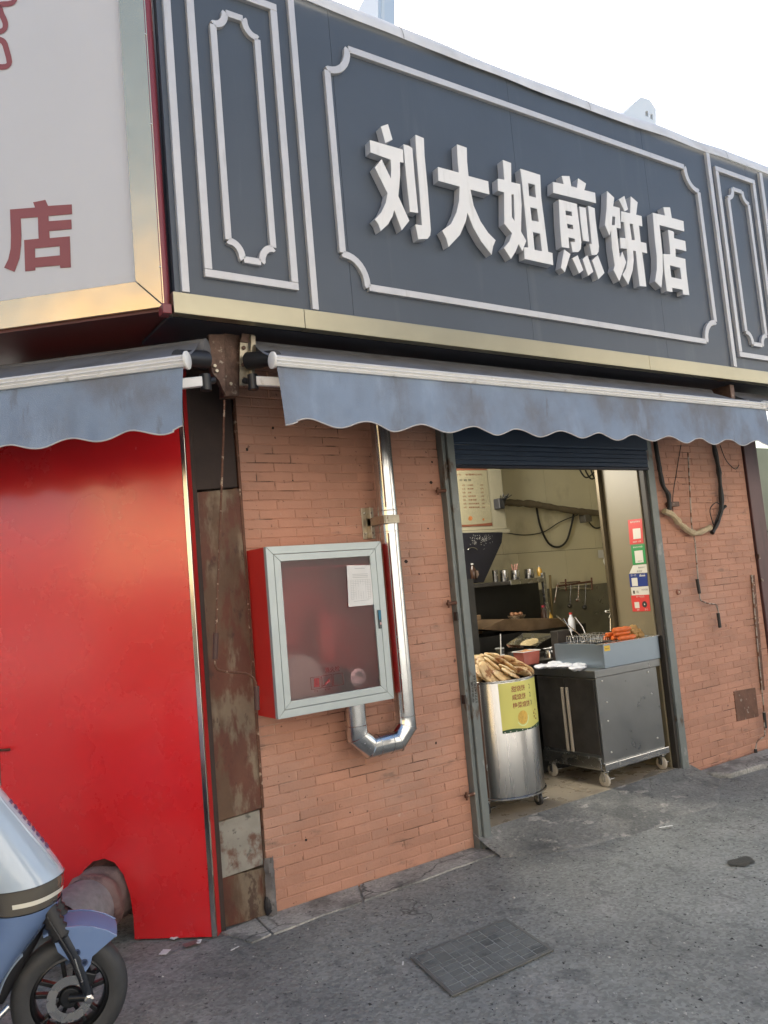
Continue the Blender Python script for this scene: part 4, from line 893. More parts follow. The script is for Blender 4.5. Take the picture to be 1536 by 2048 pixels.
# wire baskets
def basket(x, y, label, hx):
    b = thing('fry_basket', label, 'basket', (x, y, FZ1), 'wire fry baskets')
    z0 = FZ1-.05; z1 = FZ1+.05; wx, wy = .062, .10
    m = MB(); k = .0022
    for z in (z0, (z0+z1)/2, z1): m.tube([(x-wx, y-wy, z), (x+wx, y-wy, z), (x+wx, y+wy, z), (x-wx, y+wy, z), (x-wx, y-wy, z)], k, 5)
    for i in range(7):
        t = i/6; m.tube([(x-wx+2*wx*t, y-wy, z1), (x-wx+2*wx*t, y-wy, z0), (x-wx+2*wx*t, y+wy, z0), (x-wx+2*wx*t, y+wy, z1)], k*.6, 4)
        m.tube([(x-wx, y-wy+2*wy*t, z1), (x-wx, y-wy+2*wy*t, z0), (x+wx, y-wy+2*wy*t, z0), (x+wx, y-wy+2*wy*t, z1)], k*.6, 4)
    obj('wires', m, steelm, b)
    obj('handle', MB().tube([(x, y+wy, z1-.02), (x+hx*.3, y+wy+.02, z1+.05), (x+hx, y+wy+.06, z1+.12)], .004, 8), steelm, b, smooth=True)
basket(FX0+.085, FY0+.24, 'wire fry basket nearest the cart side hanging in the fryer', -.01); basket(FX0+.22, FY0+.24, 'second wire fry basket beside the sausages', -.03)
tag(obj('tongs', MB().tube([(4.30, .32, FZ1+.01), (4.22, .50, FZ1+.19)], .004, 6).tube([(4.31, .33, FZ1+.01), (4.245, .51, FZ1+.18)], .004, 6), steelm, smooth=True), 'pair of steel tongs leaning over the fryer baskets', 'tongs')
# sausages and fried balls
def saus(p, d, l, label=None):
    mb = MB(); n = 9; pts = []; rr = []
    e = V((-d.y, d.x, 0))
    for i in range(n):
        t = i/(n-1); pts.append(p+d*l*(t-.5)+e*.004*math.sin(t*7)); rr.append(.017*(1+.12*math.sin(i*2.4))*(.6 if i in (0, n-1) else 1))
    mb.tube(pts, rr, 12)
    o = obj('sausage', mb, sausm, smooth=True); tag(o, label, 'sausage', 'orange fried sausages stacked on the fryer')
dd = V((1, .12, 0)).normalized()
for k, (ax, ay, az) in enumerate(((4.42, .055, .018), (4.415, .09, .046), (4.41, .12, .018), (4.40, .075, .073), (4.43, .115, .070), (4.375, .15, .04), (4.40, .165, .018))):
    saus(V((ax, ay, FZ1+az)), V((1, .10*(k % 3-1), 0)).normalized(), .155 if k != 5 else .12, ('orange fried sausage lying lowest and nearest the street', 'orange fried sausage in the middle layer of the stack front', 'orange fried sausage in the middle of the stack behind', 'topmost orange fried sausage of the stack, front one', 'topmost orange fried sausage of the stack, rear one', 'short orange fried sausage at the left rear of the stack', 'orange fried sausage at the bottom rear of the stack')[k])
fbm = [MB().sphere((0, 0, 0), (.026, .022, .021), 10, 7) for _ in range(3)]
fms = []
for q, mb in enumerate(fbm):
    mb.v = [v*(1+.22*noise.noise(v*90+V((q*7, 0, 0)))) for v in mb.v]; fms.append(mb.mesh('fried_ball', friedm, smooth='all'))
for k in range(26):
    lay = 0 if k < 14 else (1 if k < 22 else 2); rr = (.08, .05, .02)[lay]
    a = k*2.4; o = bpy.data.objects.new('fried_ball', fms[k % 3]); C.objects.link(o)
    o.location = (4.57+rr*1.0*math.cos(a)*random.uniform(.5, 1), .12+rr*.8*math.sin(a)*random.uniform(.5, 1), FZ1+.014+lay*.024); o.rotation_euler = (a, k, a*2)
    tag(o, 'lumpy brown fried ball in the heap right of the sausages', 'fried food', 'brown fried balls heaped on the fryer')
# bags on the cart top
for k, (px, py, s) in enumerate(((1085, 1331, .05), (1105, 1327, .055), (1125, 1332, .05), (1150, 1334, .045), (1098, 1336, .05))):
    pass
bg_ = MB()
for k in range(7):
    c = V((4.05+.075*(k % 2)-.02, .17+k*.055, Z1+.012+.006*(k % 3)))
    def bf(u, v, c=c, k=k):
        a = u*6.2832; r = .055*math.sin(v*math.pi)
        return c+V((r*math.cos(a)*1.2, r*math.sin(a), .016*math.cos(v*math.pi)))+V((.012, .012, .010))*noise.noise(V((math.cos(a)*2+k, math.sin(a)*2, v*4)))
    mb = MB().grid(bf, 16, 10, True); o = obj('plastic_bag', mb, bagm, smooth='all')
    tag(o, 'crumpled white plastic bag in the heap on the cart top', 'bag', 'crumpled plastic bags on the cart top')

# ------------------------------------------------------------------ barrel oven with flatbreads
bc = V((3.372, .295, 0)); BR = .272; BT, BB = .870, .185
ba = thing('barrel', 'round stainless steel barrel heaped with flatbreads in the doorway', 'barrel', bc+V((0, 0, .08)))
obj('drum', MB().lathe(bc, (0, 0, 1), [(BR-.004, BB), (BR, BB+.004), (BR, BT-.004), (BR-.002, BT)], 64, (True, False)), barrelm, ba, smooth=True)
obj('rim', MB().lathe(bc, (0, 0, 1), [(BR+.001, BT-.008), (BR+.006, BT-.004), (BR+.006, BT+.004), (BR, BT+.006), (BR-.008, BT+.002)], 64, (False, False)), steelm, ba, smooth=True)
obj('lid', MB().lathe(bc, (0, 0, 1), [(BR-.005, BT-.02), (BR-.005, BT-.012)], 48), greasy, ba)
obj('base_ring', MB().lathe(bc, (0, 0, 1), [(BR+.004, BB-.012), (BR+.010, BB-.010), (BR+.010, BB-.002), (BR+.002, BB+.002)], 64, (True, False)), steelm, ba, smooth=True)
vs_a = math.atan2(-.97, -.42)
obj('seam', MB().lathe(bc+V((BR*math.cos(math.radians(214)), BR*math.sin(math.radians(214)), 0)), (0, 0, 1), [(.003, BB), (.003, BT-.01)], 6), steelm, ba)
for a in (205, 303, 30, 120): castor(ba, bc.x+.235*math.cos(math.radians(a)), bc.y+.235*math.sin(math.radians(a)), .08, .034, blackpl)
ba['label'] = 'round stainless steel barrel with a lime price sheet in the doorway'
# price sheet wrapped round the barrel: arc length a from the left edge, height b
A0 = math.radians(238); SW, SH = .36, .295; SZ = BT-.012-SH
def cyl(a, b, e=.0015):
    an = A0+a/BR; return V((bc.x+(BR+e)*math.cos(an), bc.y+(BR+e)*math.sin(an), SZ+b))
st = thing('price_sheet', 'lime price sheet reading 甜烧饼 2 咸烧饼 2 梅菜烧饼 3 on the steel barrel', 'price sign', cyl(.1, .1))
obj('sheet', MB().grid(lambda u, v: cyl(u*SW, v*SH), 24, 4), lime, st, smooth='all')
obj('border', MB().grid(lambda u, v: cyl(u*SW, (v*(.016+.006*math.sin(u*9))), .0021), 24, 2), darkgreen, st, smooth='all')
def cyltext(body, a, b, wd, m, ht=None):
    mb = MB(); put_text(mb, body, (0, 0, 0), (1, 0, 0), (0, 0, 1), width=wd, height=ht, offset=.004, fn=lambda p, q: cyl(a+p, b+q, .0026)); obj('print', mb, m, st)
cyltext('甜烧饼', .080, .236, .104, inkred, .036); cyltext('2', .222, .240, .014, inkm, .028)
cyltext('咸烧饼', .080, .187, .104, inkred, .036); cyltext('2', .222, .191, .014, inkm, .028)
cyltext('梅菜烧饼', .080, .138, .136, inkred, .036); cyltext('3', .226, .142, .014, inkm, .028)
mbk = MB(); mbk.grid(lambda u, v: cyl(.145+.038*v*math.cos(u*6.2832), .080+.040*v*math.sin(u*6.2832), .0027), 28, 3, True); obj('picture', mbk, M('printed_bread', (.60, .38, .07), .5, var=.25, vs=60), st)
mbl = MB(); mbl.grid(lambda u, v: cyl(.145+(.041+.006*v)*math.cos(3.6+u*2.9), .077+(.043+.006*v)*math.sin(3.6+u*2.9), .0024), 16, 1)
obj('picture', mbl, M('pale_lime_swirl', (.62, .68, .35), .5), st)
for k in range(7):
    a = .262+.014*math.cos(k*2.1); b = .07+.009*k-.02; mbp = MB(); mbp.grid(lambda u, v: cyl(a+.007*v*math.cos(u*6.28), b+.006*v*math.sin(u*6.28), .0027), 8, 1, True)
    obj('picture', mbp, (brownink, M('ochre_print', (.5, .33, .04), .5))[k % 2], st)
for k in range(9):
    a = .015+k*.038+.004*math.sin(k*5); b = .006+.004*math.sin(k*3); mbp = MB(); mbp.grid(lambda u, v: cyl(a+.005*v*math.cos(u*6.28), b+.003*v*math.sin(u*6.28), .0028), 6, 1, True); obj('picture', mbp, stickw, st)
# flatbreads
bm_ = []
for q in range(4):
    def bf(u, v, q=q):
        a = u*6.2832; th = v*math.pi; r = .066*(math.sin(th)**.55 if 0 < v < 1 else 0)*(1+.05*math.cos(2*a+q)+.05*noise.noise(V((math.cos(a), math.sin(a), q*3.0))))
        x, y = r*math.cos(a), r*math.sin(a); z = .0115*math.cos(th)*(1.0+.5*noise.noise(V((x*30, y*30, q))))
        return V((x, y, z+.10*(x*x)*(5 if q % 2 else 2)-.002*math.sin(a*2+q)))
    bm_.append(MB().grid(bf, 26, 14, True).mesh('flatbread', breadm, smooth='all'))
def bread(x, y, z, rx, ry, rz, k, s=1.0):
    o = bpy.data.objects.new('flatbread', bm_[k % 4]); C.objects.link(o); o.location = (x, y, z); o.rotation_euler = (rx, ry, rz); o.scale = (s, s, s)
    tag(o, 'golden baked flatbread in the heap on the steel barrel', 'flatbread', 'golden flatbreads heaped on the steel barrel')
k = 0
for ring, (rad, n, z, tilt) in enumerate(((.212, 20, BT+.026, 30), (.165, 16, BT+.054, 38), (.11, 12, BT+.080, 42), (.05, 7, BT+.102, 34))):
    for i in range(n):
        a = 2*math.pi*i/n+ring*.3+random.uniform(-.1, .1); flip = -1 if math.cos(a-1.0) > .2 else 1
        M3 = Matrix.Rotation(a+1.15*flip+random.uniform(-.35, .35), 4, 'Z') @ Matrix.Rotation(math.radians(tilt+random.uniform(-9, 9)), 4, 'Y') @ Matrix.Rotation(random.uniform(0, 6.28), 4, 'Z')
        e = M3.to_euler(); bread(bc.x+rad*math.cos(a), bc.y+rad*math.sin(a), z+random.uniform(-.004, .008), e.x, e.y, e.z, k, random.uniform(.95, 1.15)); k += 1
p = W(978, 1350, .13); bread(p.x, p.y, p.z+.015, math.radians(58), 0, .35, 1, 1.25)
tag(obj('green_tray', MB().box(3.33, 3.55, .50, .62, BT+.09, BT+.115), M('olive_tray', (.13, .12, .02), .5), bevel=.006), 'olive green tray behind the flatbreads', 'tray')

# ------------------------------------------------------------------ payment stickers on the jamb wall (plane x = 4.70, facing -x)
XJ = 4.6985
def jq(px, py, e=0): return WX(px, py, XJ-e)
def poster(label, quad, m, name='payment_sticker'):
    P_ = [jq(a, b) for a, b in quad]; t = thing(name, label, 'sticker', P_[0])
    obj('sheet', MB().prism([P_], (-.0015, 0, 0)), m, t)
    def at(u, v, e=.002):
        p = P_[0].lerp(P_[1], u).lerp(P_[3].lerp(P_[2], u), v); return V((XJ-e, p.y, p.z))
    def rect_(u0, u1, v0, v1, mm, e=.0022, nm='print'): obj(nm, MB().add([at(u0, v0, e), at(u1, v0, e), at(u1, v1, e), at(u0, v1, e)], [(0, 1, 2, 3)]), mm, t)
    def tx(body, u, v, wd, mm, e=.0028):
        mb = MB(); ex = (at(1, v)-at(0, v)); L_ = ex.length; ex.normalize(); ez = (at(u, 0)-at(u, 1)).normalized()
        put_text(mb, body, at(u, v, e), ex, ez, width=wd*L_); obj('print', mb, mm, t)
    return t, rect_, tx, at
t, rc, tx, at = poster('red payment sticker at the top of the cream jamb', ((1256, 1040), (1284, 1037), (1287, 1086), (1260, 1089)), signred)
tx('推荐使用微信', .15, .14, .7, stickw); rc(.3, .85, .38, .80, stickw); tx('收款码  付款', .25, .95, .6, stickw)
t, rc, tx, at = poster('green payment sticker below the red one on the cream jamb', ((1262, 1091), (1289, 1088), (1293, 1127), (1266, 1130)), signgreen)
tx('微信支付收款', .15, .16, .7, stickw); rc(.22, .82, .30, .92, stickw); tx('收款专用', .4, .87, .3, inkm)
t, rc, tx, at = poster('white strip with black small print under the green sticker', ((1266, 1131), (1293, 1128), (1295, 1145), (1259, 1147)), stickw, 'paper_label')
tx('微信支付', .45, .45, .4, inkm); tx('支付宝', .4, .9, .3, inkm)
t, rc, tx, at = poster('dark blue payment sticker in the middle of the cream jamb', ((1258, 1148), (1294, 1146), (1296, 1172), (1261, 1174)), signblue)
tx('扫一扫', .1, .2, .3, stickw); tx('碰一下', .6, .2, .3, stickw); rc(.12, .45, .32, .95, stickw); rc(.58, .9, .16, .23, stickw)
t, rc, tx, at = poster('grey instruction strip under the dark blue sticker', ((1262, 1175), (1297, 1172), (1299, 1189), (1264, 1191)), stickw, 'paper_label')
rc(.1, .2, .4, .8, inkm); tx('码', .3, .75, .12, inkm); tx('打开付款', .6, .5, .35, inkm)
t, rc, tx, at = poster('square red sticker with a black dot at the foot of the jamb row', ((1262, 1191), (1298, 1189), (1301, 1222), (1266, 1223)), signred)
tx('扫一扫支付', .3, .15, .45, stickw); rc(.15, .42, .42, .80, stickw); tx('收银', .25, .95, .15, stickw); tx('支付', .7, .95, .18, stickw)
mb = MB(); mb.grid(lambda u, v: at(.72+.14*v*math.cos(u*6.283), .58+.2*v*math.sin(u*6.283), .0026), 16, 1, True); obj('print', mb, inkm, t)
mb = MB(); mb.grid(lambda u, v: at(.72+.03*v*math.cos(u*6.283), .58+.05*v*math.sin(u*6.283), .0032), 10, 1, True); obj('print', mb, stickw, t)
# writing on the left frame post
mb = MB()
yt = -.0645
put_text(mb, '专业疏通', (2.932, yt, .80), (0, 0, 1), (-1, 0, 0), width=.12, height=.015, offset=.02)
put_text(mb, '1771478766', (2.953, yt, .80), (0, 0, 1), (-1, 0, 0), width=.155, height=.014, offset=.02)
obj('print', mb, inkm, df)

# ------------------------------------------------------------------ inside: menu, hood, shelf, griddle ...
YM = 1.50
mw = thing('menu_board', 'yellowed menu board 牛奶区 on the cupboard left of the back wall', 'menu', (4.5, YM, 1.9))
def mrow(u, v): # u,v in photo zoom coordinates of the menu
    return W(880+u/9.6, 920+v/9.6, YM-.004)
obj('cupboard', MB().box(3.55, 4.745, YM, 1.81, 1.905, 2.68), M('yellowed_cupboard', (.24, .22, .155), .5, var=.08, vs=4), mw, bevel=.004)
obj('ledge', MB().box(3.55, 4.76, YM-.02, YM+.02, 1.868, 1.902), M('yellowed_cupboard', (.24, .22, .155)), mw, bevel=.003)
obj('sheet', MB().add([mrow(60, 130), mrow(890, 130), mrow(1005, 1260), mrow(120, 1290)], [(0, 1, 2, 3)]), menum, mw)
obj('border', MB().add([p+V((0, -.001, 0)) for p in (mrow(60, 130), mrow(890, 130), mrow(898, 195), mrow(62, 205))], [(0, 1, 2, 3)]).add([p+V((0, -.001, 0)) for p in (mrow(200, 1255), mrow(700, 1235), mrow(1000, 1200), mrow(1005, 1260), mrow(200, 1290))], [(0, 1, 2, 3, 4)]), brownink, mw)
def mt(body, u, v, w_, h_, m=inkm):
    a = mrow(u, v)+V((0, -.002, 0)); b_ = mrow(u+w_, v-w_*.02)+V((0, -.002, 0)); mb = MB(); ex = (b_-a); l = ex.length
    put_text(mb, body, a, ex.normalized(), (0, 0, 1), width=l, height=h_/9.6*.0034, offset=.01); obj('print', mb, m, mw)
mt('蛋煎饼5元', 150, 300, 250, 42, brownink); mt('杂粮煎饼6元', 490, 298, 310, 42, brownink); mt('牛 奶 区', 370, 410, 230, 50)
Lc = ['草莓牛奶', '蓝莓牛奶', '香蕉牛奶', '芒果牛奶', '八宝粥', '紫米粥', '绿豆粥']; Rc = ['小米粥', '南瓜粥', '豆浆', '现磨豆浆', '鸡蛋汤面', '西红柿鸡蛋汤', '紫菜蛋花汤面']
for i in range(7):
    y = 500+i*71; x = 170+i*6
    mt(Lc[i], x, y, 155 if i < 4 else 120, 36, brownink); mt('3元', x+250, y, 55, 36, brownink); mt(Rc[i], x+350, y-2, (115, 115, 70, 150, 155, 200, 200)[i], 36, brownink); mt('5元', x+600, y-4, 55, 36, brownink)
for c, r_ in (((260, 1130), 60), ((580, 1120), 70), ((830, 1140), 35)):
    o_ = mrow(*c)+V((0, -.0015, 0)); mb = MB(); R0 = r_/9.6*.0032
    mb.grid(lambda u, v: o_+V((R0*v*math.cos(u*6.28)*(1+.2*math.sin(u*12)), 0, R0*.8*v*math.sin(u*6.28))), 16, 2, True); obj('picture', mb, M('burger_print', (.28, .10, .03), .5, var=.5, vs=40), mw)
hood = thing('range_hood', 'black greasy range hood below the menu cupboard', 'range hood', (4.3, 1.4, 1.7))
YH = 1.46
hp_ = [W(880, 1066, YH), W(1006, 1064, YH), W(1004, 1085, YH), W(983, 1132, YH), W(968, 1165, YH), W(880, 1165, YH)]
obj('shell', MB().prism([hp_], (0, .34, 0)), M('black_hood', (.012, .012, .018), .35, .2, var=.3, vs=6), hood, bevel=.006)
obj('handle', MB().tube([W(945+9*math.cos(a), 1100-5*math.sin(a), YH-.02) for a in [k*math.pi/8 for k in range(9)]], .003, 6), steelm, hood)
rnd = random.Random(4); fl = MB()
for k in range(70):
    px = rnd.gauss(968, 9); py = rnd.gauss(1079, 5.5)
    if k < 20: px = rnd.gauss(948, 4); py = rnd.gauss(1080, 5)
    q = W(px, py, YH-.002); r = .004; a = rnd.uniform(0, 6.3)
    fl.add([q+V((r*1.6*math.cos(a), 0, r*1.6*math.sin(a))), q+V((-r*.5*math.sin(a), 0, r*.5*math.cos(a))), q-V((r*1.6*math.cos(a), 0, r*1.6*math.sin(a))), q-V((-r*.5*math.sin(a), 0, r*.5*math.cos(a)))], [(0, 1, 2, 3)])
obj('print', fl, M('pale_leaf_print', (.35, .34, .32), .6), hood)
# dark stove block
sv = thing('stove_bench', 'dark greasy steel stove bench along the back', 'stove', (4.6, 1.4, .08))
blk = M('sooty_panel', (.013, .013, .012), .5, .2, var=.3, vs=8)
obj('back_panel', MB().box(3.4, 5.205, 1.66, 1.70, 1.08, 1.43), blk, sv)
obj('side_panel', MB().box(3.3, 3.98, 1.1, 1.5, .6, 1.50), M('sooty_grey', (.03, .03, .028), .5, var=.3), sv)
obj('bench', MB().box(3.5, 5.25, 1.18, 1.66, .08, 1.04), blk, sv, bevel=.005)
obj('griddle', MB().prism([[W(a, b, 1.16) for a, b in ((962, 1259), (1010, 1238), (1118, 1236), (1140, 1236), (1138, 1252), (1060, 1262), (1000, 1262))]], (0, .3, 0)), M('brown_griddle', (.17, .115, .07), .35, .5, var=.4, vs=9), sv, bevel=.004)
obj('splashback', MB().box(5.25, 6.30, 1.795, 1.812, .08, 1.345), M('steel_splashback', (.16, .155, .13), .35, .7, var=.3, vs=4, rvar=.1), sv)
shf = thing('pot_shelf', 'greasy shelf with steel legs above the stove', 'shelf', (4.6, 1.45, 1.1))
obj('board', MB().box(3.6, 5.00, 1.40, 1.66, 1.425, 1.455), greasy, shf, bevel=.003)
obj('front_edge', MB().box(4.62, 5.00, 1.385, 1.398, 1.420, 1.462), steelm, shf, bevel=.002)
obj('leg', MB().box(5.002, 5.035, 1.385, 1.415, 1.08, 1.50), steelm, shf, bevel=.003)
for k, (px, w_, h_) in enumerate(((991, 10, 27), (1009, 15, 25), (1031, 16, 23), (1060, 19, 23))):
    pt_ = W(px, 1158, 1.50); r = w_*.0024; z = 1.456; hh = h_*.0037
    c = thing('steel_cup', ('narrow steel cup at the left end of the pot shelf', 'steel cup second from the left on the pot shelf', 'steel cup with utensils on the pot shelf', 'widest steel pot at the right end of the pot shelf')[k], 'pot', (pt_.x, 1.50, z))
    obj('body', MB().lathe((pt_.x, 1.50, z), (0, 0, 1), [(r*.95, 0), (r, .004), (r, hh), (r*1.06, hh+.002), (r*.97, hh+.001), (r*.92, .01)], 24, (True, True)), steelm, c, smooth=True)
    if k == 2:
        for a in (-.3, .1, .4): obj('utensil', MB().tube([(pt_.x, 1.50, z+.03), (pt_.x+a*.1, 1.50, z+.14)], .006, 6), M('pinkish_handle', (.35, .16, .12), .5), c)
tag(obj('plastic_bag', MB().grid(lambda u, v: W(946, 1148, 1.5)+V((.085*math.sin(v*3.14)*math.cos(u*6.28), .05*math.sin(v*3.14)*math.sin(u*6.28), .05*math.cos(v*3.14)))+V((.02, .02, .02))*noise.noise(V((math.cos(u*6.28)*2, math.sin(u*6.28)*2, v*5))), 20, 12, True), M('clear_greasy_bag', (.22, .16, .13), .25, var=.4, vs=20), smooth='all'), 'greasy clear bag lying at the left of the pot shelf', 'bag')
pan = thing('wok', 'steel pan of fried pieces on the griddle', 'pan', W(1033, 1228, 1.35))
pc_ = W(1033, 1232, 1.35)
obj('bowl', MB().lathe(pc_, (0, 0, 1), [(.05, -.03), (.075, 0), (.08, .008), (.072, .0), (.045, -.022)], 24), steelm, pan, smooth=True)
for k in range(7): obj('food', MB().sphere(pc_+V((.04*math.cos(k), .04*math.sin(k), .012+.004*(k % 3))), (.02, .018, .014), 8, 6), M('brown_food', (.20, .09, .04), .5, rand=.2), pan, smooth='all')
# front counter with tray, tub, pot, cup
cn = thing('prep_table', 'black prep table behind the barrel and the cart', 'table', (4.2, .85, .08))
obj('top', MB().box(3.42, 4.85, .62, 1.10, .845, .87), greasy, cn, bevel=.003); obj('body', MB().box(3.45, 4.83, .64, 1.08, .08, .843), blk, cn)
tr = thing('steel_tray', 'rectangular steel tray of chopped filling tilted on the prep table', 'tray', (4.35, .95, .95))
tp = [W(1012, 1289, .80), W(1046, 1266, 1.02), W(1112, 1267, 1.02), W(1072, 1292, .80)]
tp[0].z += .0; nrm_ = (tp[1]-tp[0]).cross(tp[3]-tp[0]).normalized();
if nrm_.z < 0: nrm_ = -nrm_
inn = [p.lerp(sum(tp, V((0, 0, 0)))/4, .14)-nrm_*.03 for p in tp]
obj('body', MB().add(tp+inn, [(4, 5, 6, 7), (0, 1, 5, 4), (1, 2, 6, 5), (2, 3, 7, 6), (3, 0, 4, 7)]), steelm, tr)
cc = sum(inn, V((0, 0, 0)))/4
obj('filling', MB().grid(lambda u, v: cc+(inn[1]-inn[0])*(.42*v*math.cos(u*6.28))+(inn[3]-inn[0])*(.3*v*math.sin(u*6.28))+nrm_*(.012*(1-v)+.003), 16, 4, True), M('pale_filling', (.45, .36, .20), .6, var=.4, vs=70, bump=1, bs=60), tr, smooth='all')
tb_ = thing('plastic_tub', 'clear plastic tub of pinkish sauce beside the bread heap', 'tub', W(1055, 1328, .66))
q0 = W(1055, 1326, .66)
obj('tub', MB().add([q0+V((a*.082*s, b*.055*s, z)) for z, s in ((-.01, .88), (.085, 1.0)) for a, b in ((-1, -1), (1, -1), (1, 1), (-1, 1))], [(0, 1, 2, 3), (0, 1, 5, 4), (1, 2, 6, 5), (2, 3, 7, 6), (3, 0, 4, 7)]), M('pink_tub', (.42, .13, .10), .25, var=.2, vs=14), tb_, bevel=.006)
obj('contents', MB().grid(lambda u, v: q0+V((.06*v*math.cos(u*6.28), .042*v*math.sin(u*6.28), .085+.012*(1-v)+.006*noise.noise(V((u*9, v*5, 1))))), 18, 5, True), M('brown_contents', (.40, .20, .09), .5, var=.4, vs=60, bump=1, bs=50), tb_, smooth='all')
obj('rim', MB().tube([q0+V((a*.085, b*.058, .086)) for a, b in ((-1, -1), (1, -1), (1, 1), (-1, 1), (-1, -1))], .003, 6), plastw, tb_)
jr = thing('steel_jar', 'round steel jar between the sauce tub and the fryer', 'jar', W(1100, 1325, .70)); q1 = W(1101, 1322, .70)
obj('body', MB().lathe(q1, (0, 0, 1), [(.03, -.01), (.044, .0), (.046, .05), (.036, .08), (.040, .088)], 28), steelm, jr, smooth=True)
obj('paper', MB().grid(lambda u, v: q1+V((-.05+.12*u, .03*v, .095+.012*noise.noise(V((u*5, v*4, 2))))), 10, 4), paperm, jr, smooth='all')
cu = thing('drink_cup', 'dark lidded drink cup with a white straw behind the breads', 'cup', W(1001, 1318, .60)); q2 = W(1001, 1316, .60)
obj('cup', MB().lathe(q2, (0, 0, 1), [(.024, -.03), (.031, .062)], 20), M('dark_drink', (.05, .055, .05), .15, coat=1), cu, smooth=True)
obj('lid', MB().lathe(q2, (0, 0, 1), [(.034, .063), (.034, .069), (.029, .071)], 20), M('clear_lid', (.28, .29, .28), .2), cu, smooth=True)
obj('label', MB().box(q2.x-.016, q2.x+.008, q2.y-.036, q2.y-.032, q2.z+.0, q2.z+.028), paperm, cu)
obj('straw', MB().tube([W(1002, 1318, .56), W(1001, 1268, .58)], .0035, 8), plastw, cu, smooth=True)
# more things on the benches and walls
YB = 1.795
def bottle(px, py, y, r, h, m, capc, label):
    p = W(px, py, y); t = thing('bottle', label, 'bottle', p)
    obj('body', MB().lathe(p, (0, 0, 1), [(r*.9, 0), (r, .005), (r, h*.62), (r*.45, h*.8), (r*.42, h*.9)], 18), m, t, smooth=True)
    obj('cap', MB().lathe(p+V((0, 0, h*.9)), (0, 0, 1), [(r*.5, 0), (r*.5, h*.1)], 14), capc, t, smooth=True)
yel = M('yellow_sauce', (.45, .26, .04), .3); dkb = M('dark_soy_bottle', (.035, .018, .012), .15); gry = M('grey_lid', (.3, .3, .28), .5)
bottle(1090, 1250, 1.42, .030, .17, dkb, inkred, 'dark sauce bottle at the right end of the griddle')
bottle(1101, 1251, 1.40, .026, .13, yel, gry, 'yellow sauce bottle beside the dark sauce bottle')
bottle(1145, 1262, 1.0, .028, .15, bagm, signred, 'white bottle with a red cap behind the fryer')
bottle(947, 1158, 1.46, .028, .13, dkb, gry, 'dark bottle at the far left of the pot shelf')
bottle(1080, 1152, 1.48, .022, .09, yel, gry, 'small yellow jar beside the widest pot')
def ladle(px, py, py2, y, label, m=steelm):
    a = W(px, py, y); b_ = W(px-2, py2, y); t = thing('ladle', label, 'ladle', a)
    obj('handle', MB().tube([a, b_], .004, 6), m, t); obj('bowl', MB().sphere(b_, (.028, .02, .022), 12, 8), m, t, smooth='all')
ladle(1142, 1170, 1212, YB-.06, 'ladle hanging second on the utensil rack', greasy); ladle(1158, 1168, 1200, YB-.06, 'ladle hanging third on the utensil rack', rodm); ladle(1172, 1166, 1215, YB-.06, 'long ladle hanging at the right of the utensil rack', greasy)
for k, (px, w__) in enumerate(((975, .05), (1120, .06))):
    p = W(px, 1296, .86 if k == 0 else .95); p.z = .872
    c = thing('bowl', ('steel bowl at the left of the prep table', 'stack of steel bowls on the prep table behind the fryer')[k], 'bowl', p)
    for q in range(1+2*k): obj('bowl_shell', MB().lathe(p+V((0, 0, .014*q)), (0, 0, 1), [(w__*.5, 0), (w__, .05), (w__*1.06, .052), (w__*.96, .05), (w__*.45, .006)], 24), steelm, c, smooth=True)
bx2 = thing('cardboard_box', 'brown cardboard box on the stove bench at the back left', 'box', W(940, 1235, 1.5)); q_ = W(935, 1232, 1.5)
obj('carton', MB().box(q_.x-.12, q_.x+.10, 1.45, 1.62, 1.045, 1.20), M('carton', (.16, .10, .05), .8, var=.2), bx2, bevel=.004)
gt = thing('gas_pipe', 'thin gas pipe running down the back wall right of the shelf', 'pipe', (5.1, 1.75, 1.1))
obj('pipe', MB().tube([W(1105, 1245, 1.76), W(1100, 1150, 1.76)], .012, 10), M('ochre_pipe', (.18, .13, .05), .5), gt, smooth=True)
pn = thing('food_pan', 'steel pan of brown filling beside the plastic tub', 'pan', W(1030, 1318, .80)); pq = W(1035, 1308, .82)
obj('pan', MB().lathe(V((pq.x, pq.y, .872)), (0, 0, 1), [(.06, 0), (.075, .06), (.08, .062), (.07, .058), (.055, .01)], 28), steelm, pn, smooth=True)
obj('filling', MB().grid(lambda u, v: V((pq.x+.066*v*math.cos(u*6.28), pq.y+.066*v*math.sin(u*6.28), .915+.018*(1-v)+.006*noise.noise(V((u*9, v*6, 3))))), 18, 5, True), M('brown_filling', (.22, .10, .05), .5, var=.4, vs=60, bump=1, bs=60), pn, smooth='all')
nt_ = thing('paper_note', 'small white note stuck on the back wall under the conduit', 'paper', W(1190, 1110, YB))
obj('sheet', MB().prism([[W(a, b, YB+.01) for a, b in ((1196, 1100), (1207, 1100), (1208, 1116), (1197, 1116))]], (0, -.002, 0)), paperm, nt_)
